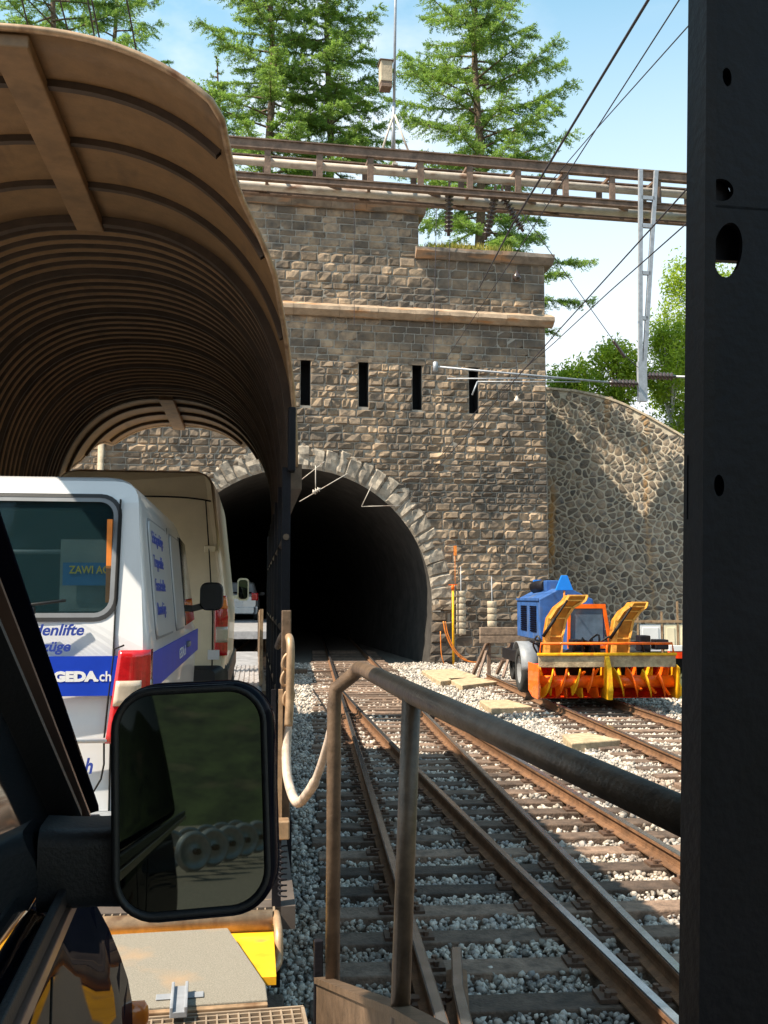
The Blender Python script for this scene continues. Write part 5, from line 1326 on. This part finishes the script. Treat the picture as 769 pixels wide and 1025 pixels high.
q = MB(); q.box(xl+.02, xr-.02, -.08, -.04, zhi+.01, zp); q.build('front_panel', M['concrete'], sb, bevel=.004)
q = MB(); q.box(xl, xr, -.12, .0, zp, zp+.055); q.build('yellow_bar', M['yellow'], sb, bevel=.01)
zr_ = fb(600, 644)[1]; q = MB(); q.tube([(xl+.05, -.05, zp), (xl+.08, -.05, zr_), (xr-.08, -.05, zr_), (xr-.05, -.05, zp)], .028, 8); q.tube([((xl+xr)/2, -.05, zp), ((xl+xr)/2, -.05, zr_)], .022, 8); q.build('guard_rail', M['orange'], sb)
# augers: shaft with paddles on helical ribbons
xm = fb(607, 690)[0]
for (a, b, sg) in ((xl+.03, xm-.05, 1), (xm+.05, xr-.03, -1)):
    q = MB(); q.tube([(a, .12, zc_), (b, .12, zc_)], .13, 16); sh = q.build('auger_shaft', M['orange'], sb)
    turns = 2.2; n = 96; q = MB(); ph0 = 0
    for st in range(2):
        for s_ in range(n):
            t0, t1 = s_/n, (s_+1)/n
            if (s_ % 24) > 18: continue
            def hp_(t, r0): an = sg*2*PI*turns*t+PI*st; return (a+.06+(b-a-.12)*t, .12+r0*math.sin(an), zc_+r0*math.cos(an))
            q.add([hp_(t0, .12), hp_(t1, .12), hp_(t1, rr-.02), hp_(t0, rr-.02)], [(0, 1, 2, 3)])
            if (s_ % 24) == 18: q.build('auger_blade', M['orange' if (s_//24) % 2 else 'yellow'], sh, solid=.025); q = MB()
    q = MB()
    for st in range(2):
        for s_ in range(12, n, 24):
            t0 = s_/n; p0 = hp_(t0, .09); p1 = hp_(t0, .3)
            an = sg*2*PI*turns*t0+PI*st; p0 = (a+.06+(b-a-.12)*t0, .12+.09*math.sin(an), zc_+.09*math.cos(an)); p1 = (a+.06+(b-a-.12)*t0+.1, .12+(rr-.04)*math.sin(an), zc_+(rr-.04)*math.cos(an))
            q.bar(p0, p1, .06, .035); q.build('auger_arm', M['orange'], sh); q = MB()
# chutes: sunlit left face and shaded front are put into the colours
def chutef(pl, w, name):
    q = MB(); secs = []
    for (px0, px1, py, y, dpt) in pl:
        x0, z = fb(px0, py, y); x1, _ = fb(px1, py, y); secs.append(((x0, y, z), (x1, y, z), (x1, y+dpt, z), (x0, y+dpt, z)))
    vs = [p for s_ in secs for p in s_]; k = len(secs)
    q.add(vs, [(i*4+j, i*4+(j+1) % 4, (i+1)*4+(j+1) % 4, (i+1)*4+j) for i in range(k-1) for j in range(4)]+[((k-1)*4, (k-1)*4+1, (k-1)*4+2, (k-1)*4+3)])
    o = q.build(name, mat('shaded_chute_brown', (.50, .19, .02), .5, var=.3, nscale=4, spec=.3), sb, bevel=.012, fixn=True)  # front in a darker brown that holds its shade
    q = MB()
    for j in (0, 1):
        for i in range(k-1): w_ = .11 if j == 0 else .03; q.bar(Vector(secs[i][j])+Vector((w_/2-.02, -.03, 0)), Vector(secs[i+1][j])+Vector((w_/2-.02, -.03, 0)), w_, .05)  # wide left strip painted as the face in the sun
    for i in range(1, k): q.bar(Vector(secs[i][0])+Vector((0, -.015, 0)), Vector(secs[i][1])+Vector((0, -.015, 0)), .02, .03)
    q.build('flange_and_lit_face', mat('sunlit_ochre', (.74, .36, .07), .5, var=.3, nscale=12, spec=.3), o)
    q = MB(); A = Vector(secs[1][0])+Vector((-.06, -.06, 0)); B = Vector(secs[-1][0])+Vector((-.02, -.08, -.1)); q.tube([A, B], .022, 6); q.tube([A+(B-A)*.0, A+(B-A)*.5], .035, 8); q.build('hydraulic_ram', M['dark'], o)
chutef([(546, 562, 657, .15, .3), (546, 563, 637, .15, .3), (549, 567, 619, .12, .3), (556, 574, 608, .05, .3), (565, 586, 601, -.05, .32), (568, 588, 596, -.08, .3)], .3, 'discharge_chute')
chutef([(612, 629, 657, .15, .3), (613, 630, 639, .15, .3), (616, 634, 621, .12, .3), (622, 641, 612, .06, .3), (629, 647, 607, -.03, .3), (632, 648, 603, -.05, .3)], .3, 'discharge_chute')
# cab behind: glass in an orange frame
yc_ = 1.9
x0, zt3 = fb(571, 609, yc_); x1, zb3 = fb(604, 646, yc_)
q = MB(); q.box(x0, x1, yc_, yc_+.02, zb3, zt3); q.build('windscreen', mat('blue_tinted_glass', (.10, .14, .20), .12, var=.3, nscale=2), sb)
q = MB(); q.box(x0-.05, x1+.05, yc_+.03, yc_+1.2, .9, zt3+.02); q.build('cab', M['machblue'], sb, bevel=.03)
q = MB()
x1b = fb(611, 646, yc_)[0]
q.box(x0-.08, x1+.06, yc_-.04, yc_+.03, zt3, zt3+.10); q.bar((x1+.02, yc_-.02, zt3+.05), (x1b+.05, yc_-.02, zb3-.3), .07, .07); q.bar((x0-.03, yc_-.02, zt3), (x0-.06, yc_-.02, zb3), .06, .06); q.box(x0-.08, x1b, yc_-.04, yc_+.03, zb3-.07, zb3)
q.build('cab_frame', M['orange'], sb)
q = MB(); q.box(x1-.28, x1-.12, yc_-.01, yc_-.004, zb3+.02, zb3+.09); q.build('sticker', M['white'], sb)
# blue engine box with pitched roof
ye = 2.6
bx0, ez = fb(540, 600, ye); bx1 = fb(594, 600, ye)[0]; rz2 = fb(565, 589, ye)[1]; bz = fb(540, 641, ye)[1]; yb2 = ye+2.9
xmid = fb(566, 600, ye)[0]
q = MB(); q.prism([(bx0, bz), (bx1, bz), (bx1, ez), (xmid+.12, rz2), (xmid-.12, rz2), (bx0, ez)], ye, yb2, 'y'); eb = q.build('engine_box', M['machblue'], sb, bevel=.02, fixn=True)
for k in range(2):
    q = MB(); y0_ = ye+.35+k*1.2; 
    for j in range(12): zz_ = bz+.18+j*(ez-bz-.32)/12; q.box(bx0-.02, bx0-.004, y0_, y0_+.75, zz_, zz_+.035)
    q.build('louvre', M['navy'], eb)
q = MB(); q.box(bx0-.03, bx0-.01, ye+.02, yb2-.02, ez-.03, ez+.03); q.build('gutter', M['machblue'], eb)
tx0, tz0 = fb(556, 591, ye-.3); tx1, _ = fb(574, 591, ye-.3); tx2, tz1 = fb(562, 576, ye-.3); tx3, _ = fb(568, 576, ye-.3)
q = MB(); q.prism([(tx0, tz0), (tx1, tz0), (tx3, tz1), (tx2, tz1)], ye-.32, ye-.25, 'y'); q.build('blue_hood', M['signblue'], sb, bevel=.01)
q = MB(); q.tube([((tx0+tx1)/2, ye-.28, tz0), ((tx0+tx1)/2, ye-.28, tz0-.3)], .025, 6); q.lathe([(.09, -.06), (.1, 0), (.07, .06), (.001, .08)], Matrix.Translation(((tx0+tx1)/2+.03, ye-.3, tz0-.28)), 12); q.build('beacon', M['hose'], sb)
a = fb(536, 588, yb2-.6); b = fb(550, 586, ye+1.0)
q = MB(); q.tube([(a[0], yb2-.6, a[1]), (b[0], ye+1.2, b[1])], .16, 14); q.build('silencer', M['dark'], eb)
a = fb(546, 590, ye+1); b = fb(560, 581, ye+1); q = MB(); q.box(a[0], b[0]+.1, ye+.9, ye+1.5, a[1]-.15, b[1]); q.build('air_box', M['machblue'], eb, bevel=.02)
q = MB(); a = fb(533, 595, yb2-.3); q.prism([(a[0]-.05, a[1]-.2), (a[0]+.3, a[1]-.1), (a[0]+.2, a[1]+.38), (a[0], a[1]+.38)], yb2-.5, yb2-.42, 'y'); q.build('blue_hood', M['signblue'], sb)
# chassis, wheel, fender, hoses, clutter
q = MB(); q.box(xl+.35, xr-.3, .9, 6.4, .55, .82); q.box(xl+.5, xr-.5, .5, 1.0, .3, .9); q.build('chassis', M['dark'], sb)
q = MB(); q.box(xl+.5, xr-.2, 1.2, 6, .82, .98); q.build('platform', M['dark'], sb)
wc = fb(524, 668, 2.2)
wheel(sb, wc[0]+.06, 2.2, .53, .52, .34, sgn=-1); wheel(sb, -wc[0]-.1, 2.2, .53, .52, .34, sgn=1)
for s in (.745, -.745): wheel(sb, s-.1, 5.8, .33, .33, .12, 'rail_wheel', sgn=1); wheel(sb, s-.1, .95, .3, .3, .12, 'rail_wheel', sgn=1)
q = MB(); fm = [(.62*math.cos(R(a)), .62*math.sin(R(a))) for a in range(0, 141, 10)]
q.grid(lambda u, v: (wc[0]-.16+.42*u, 2.2-fm[int(round(v*14))][0], .55+fm[int(round(v*14))][1]), 2, 14); q.build('fender', M['greypl'], sb, solid=.02)
q = MB()
for k in range(9):
    x = random.uniform(xl+.2, xr-.2); y = .5; q.tube(smoothpts([(x, y, zp-.1), (x+random.uniform(-.2, .2), y-.1, zp+random.uniform(.2, .45)), (x+random.uniform(-.5, .5), y+.4, zp+random.uniform(.0, .3)), (x+random.uniform(-.4, .4), 1.6, .95)], 5), .022, 6)
q.build('hydraulic_hose', M['blackpl'], sb)
q = MB(); 
for (px0, px1, py0, py1) in ((572, 584, 640, 652), (588, 600, 642, 653), (640, 650, 636, 652), (655, 668, 640, 650)):
    a, b = fb(px0, py1, .7), fb(px1, py0, .7); q = MB(); q.box(a[0], b[0], .6, .95, a[1], b[1]); q.build('pump_block', M['dark'], sb, bevel=.02)

# ---- pale rail cart to the right of the blower
FK = Frame((8.6, 24.0, 0), R(-1.5)); rc = thing('rail_cart', 'low cart with pale cream drop sides standing right of the snow blower', 'rail cart', FK.o, FK.rz)
def fk(px, py, y=0): p = FK.front(px, py, y); return p.x, p.z
a = fk(634, 655); b = fk(700, 621)
q = MB(); q.box(a[0], b[0]+1.5, 0, 3.5, a[1]+.05, a[1]+.15); q.box(a[0]+.1, b[0]+1.2, .3, 3.2, .35, a[1]+.05); q.build('bed', M['dark'], rc)
for k, (p0, p1) in enumerate(((641, 661), (665, 677), (680, 700))):
    c, e_ = fk(p0, 652), fk(p1, 625); q = MB(); q.box(c[0], e_[0], -.03, .0, c[1], e_[1]); q.box(c[0]+.06, e_[0]-.06, -.045, -.031, c[1]+.08, e_[1]-.08); q.build('side_board', M['cream' if k != 0 else 'white'], rc, bevel=.006)
q = MB(); 
for p0 in (639, 663, 679): c = fk(p0, 655); e_ = fk(p0, 602 if p0 != 663 else 612); q.box(c[0]-.02, c[0]+.02, -.04, .0, c[1], e_[1])
c = fk(634, 622); q.box(c[0], b[0]+1.5, -.05, .02, c[1]-.03, c[1]+.03); q.build('stanchion', M['tan'], rc)
for y in (.6, 2.8):
    for x in (a[0]+.4, b[0]+.8): wheel(rc, x, y, .36, .34, .12, sgn=-1)
c = fk(676, 651, -.3); q = MB(); q.box(c[0]-.16, c[0]+.2, -.35, -.2, c[1]-.2, c[1]-.02); q.build('red_box', M['red2'], rc, bevel=.01); q = MB(); q.box(c[0]-.16, c[0]+.5, -.36, -.2, c[1]-.02, c[1]+.12); q.build('white_box', M['white'], rc, bevel=.01)

# ---- buffer stop
FS = Frame((5.35, 28.6, 0), 0); bf = thing('buffer_stop', 'timber buffer stop on orange rail legs beside the portal wall', 'buffer stop', FS.o, 0)
def fs_(px, py, y=0): p = FS.front(px, py, y); return p.x, p.z
a, b = fs_(481, 644), fs_(514, 628); m_ = (a[1]+b[1])/2
for z0_, z1__ in ((a[1], m_-.01), (m_+.01, b[1])): q = MB(); q.box(a[0], b[0]+.4, 0, .22, z0_, z1__); q.build('timber', M['wood'], bf, bevel=.015)
q = MB()
for x in (a[0]+.3, b[0]+.05): q.bar((x, .3, a[1]+.3), (x, .3, -.1), .10, .12); q.bar((x, .3, a[1]+.1), (x-.25, 1.6, -.15), .09, .09); q.bar((x, .25, a[1]), (x-.45, -.4, -.1), .07, .07)
q.bar((a[0]+.3, .15, .45), (b[0]+.05, .15, .3), .06, .06); q.build('leg', M['rustb'], bf)

# ---- concrete tension weights hanging on the wall, poles, hose
for px, y0_, y1_, lab in ((461.5, 597, 641, 'taller stack of round concrete weights hanging by the yellow pole'), (492.5, 607, 640, 'shorter stack of round concrete weights behind the buffer stop')):
    u, z1__ = fa(px, y0_, -.45); _, z0_ = fa(px, y1_, -.45); o = FA.w((u, -.45, L(z0_)))
    tw = thing('tension_weight', lab, 'counterweight', o, FA.rz, 'catenary tension weights'); n = round((z1__-z0_)/.24); h_ = (z1__-z0_)/n
    for k in range(n):
        q = MB(); q.lathe([(.001, k*h_+.015), (.16, k*h_+.015), (.175, k*h_+.03), (.175, (k+1)*h_-.02), (.16, (k+1)*h_-.004), (.001, (k+1)*h_-.004)], None, 20); q.box(-.03, .02, -.18, -.12, k*h_+.06, (k+1)*h_-.06); q.build('concrete_disc', M['conc_grey'], tw)
    q = MB(); q.tube([(0, 0, 0), (0, 0, n*h_+.9)], .012, 6); q.build('rod', M['grey'], tw)
u, z1__ = fa(453.5, 591, -.6); _, z0_ = fa(453.5, 656, -.6); o = FA.w((u, -.6, 0))
yp = thing('yellow_pole', 'yellow pole with orange top standing at the tunnel mouth', 'pole', (o.x, o.y, -.3), 0)
q = MB(); q.tube([(0, 0, 0), (0, 0, z1__+.2)], .042, 10); q.build('pole', M['yellow'], yp)
q = MB(); q.tube([(0, 0, z1__+.12), (0, 0, z1__+.3)], .062, 10); q.box(-.16, .16, -.02, .02, z1__+.29, z1__+.32); q.build('cap', M['orange'], yp)
u, z = fa(455.5, 557, -.2); o = FA.w((u, -.25, L(z)))
q = MB(); q.box(-.05, .05, -.05, .05, -.17, .19); q.tube([(-.01, 0, -.17), (-.01, 0, -1.2)], .012, 6); mk = q.build('cable_marker', M['hose'], None, bevel=.005); mk.location = o
tag(mk, 'small orange cable joint on the wall above the yellow pole', 'cable joint')
q = MB(); hp0 = FA.w((fa(443, 622, -.3)[0], -.25, 0)); pts = []
for px, py in ((444, 622), (447, 636), (455, 652), (466, 661), (480, 662), (487, 650), (489, 640)):
    p = FA.front(px, py, -.8); pts.append(FA.w(p))
o = pts[0].copy(); q.tube([v-o for v in smoothpts(pts, 6)], .028, 8); q.tube([v-o+Vector((.06, -.1, 0)) for v in smoothpts(pts[:4], 6)], .018, 8); hs_ = q.build('cable_hose', M['hose'], None); hs_.location = o
tag(hs_, 'orange cable hose looping from the portal to the buffer stop', 'hose')
q = MB(); pts = [FA.w(FA.front(px, py, -.4)) for px, py in ((441, 632), (442, 655), (446, 668))]; o = pts[0].copy(); q.tube([v-o for v in smoothpts(pts, 4)], .018, 6); hs_ = q.build('cable_hose', M['hose'], None); hs_.location = o; tag(hs_, 'short orange cable rising against the tunnel mouth edge', 'hose')
# concrete cable-duct covers
for (corn, lab) in ((((422, 671), (455, 669), (480, 677), (441, 682)), 'concrete cover slab nearest the tunnel mouth'), (((448, 679), (478, 678), (498, 682), (463, 686)), 'small concrete cover slab second from the tunnel mouth'), (((480, 701), (508, 700), (533, 707), (492, 709)), 'concrete cover slab level with the snow blower wheel'), (((563, 735), (588, 733), (622, 740), (572, 744)), 'nearest concrete cover slab beside the siding rail')):
    pts = [PZ(px, py, -.08) for px, py in corn]; c_ = sum(pts, Vector())/4
    q = MB(); q.prism([(p.x-c_.x, p.y-c_.y) for p in pts], -.22, -.0, 'z'); sl_ = q.build('cover_slab', M['concrete'], None, bevel=.02, fixn=True); sl_.location = (c_.x, c_.y, -.08); tag(sl_, lab, 'concrete slab', 'cable duct covers')
# little switch box and rod left of the turnout near the tunnel
c_ = PZ(300, 671, -.1); t = thing('point_machine', 'rusty switch rod box beside the left rail before the tunnel', 'switch machine', c_, 0)
q = MB(); q.box(-.35, .25, -.15, .15, -.15, .05); q.build('box', M['brown'], t, bevel=.02); q = MB(); q.tube([(.2, 0, -.02), (1.4, -.1, -.02)], .02, 6); q.build('rod', M['clip'], t)

# ------------------------------------------------------------------ behind the camera (seen in mirrors and glass)
bank = MB(); bank.grid(lambda u, v: (8.6+26*v, -60+85*u, -.3+14*v**.8+.5*math.sin(u*23+v*9)*v), 40, 16); bank.grid(lambda u, v: (-30+60*u, -62-30*v, -.3+16*v+.7*math.sin(u*19)*v), 20, 8)
tag(bank.build('hillside', mat('forest_bank', (.06, .085, .03), .95, var=.5, nscale=.35, bump=1, bscale=2, c2=(.012, .018, .008), streak=((.14, .11, .07), (.15, .15, .3), .60))), kind='structure')  # dark green of forest undergrowth
def wheelset(loc, lab):
    t = thing('wheelset', lab, 'wheelset', loc, R(68), 'spare wheelsets behind the camera')
    for s in (-.75, .75):
        q = MB(); q.lathe([(.001, -.05), (.10, -.06), (.14, -.03), (.36, -.02), (.40, -.07), (.46, -.07), (.46, .04), (.50, .05), (.50, .07), (.40, .07), (.36, .02), (.14, .03), (.001, .05)], Matrix.Translation((s, 0, .5)) @ Matrix.Rotation(PI/2*(-1 if s > 0 else 1), 4, 'Y'), 28); q.build('wheel', M['rim'], t)
    q = MB(); q.tube([(-1.0, 0, .5), (1.0, 0, .5)], .08, 12); q.build('axle', M['brown'], t); return t
for k, lab in enumerate(('wheelset nearest the train', 'second wheelset of the row', 'third wheelset of the row', 'fourth wheelset of the row', 'last wheelset of the row')): wheelset((1.65+.62*k, -25-k*1.5, -.1), lab+' behind the camera')
for k, (x, y, h_, lab) in enumerate(((10, -34, 8, 'bushy tree on the bank behind the camera'), (-3, -50, 13, 'tall bushy tree farthest behind the camera'))):
    leafy('leafy_tree', lab, 0, 40, 0, 0, 0, 60+k, at=(x, y, h_, 1.2, 6.5), n=5000, base=.0 if x < 8 else 2.5, leaf=.22, group='trees behind the camera')
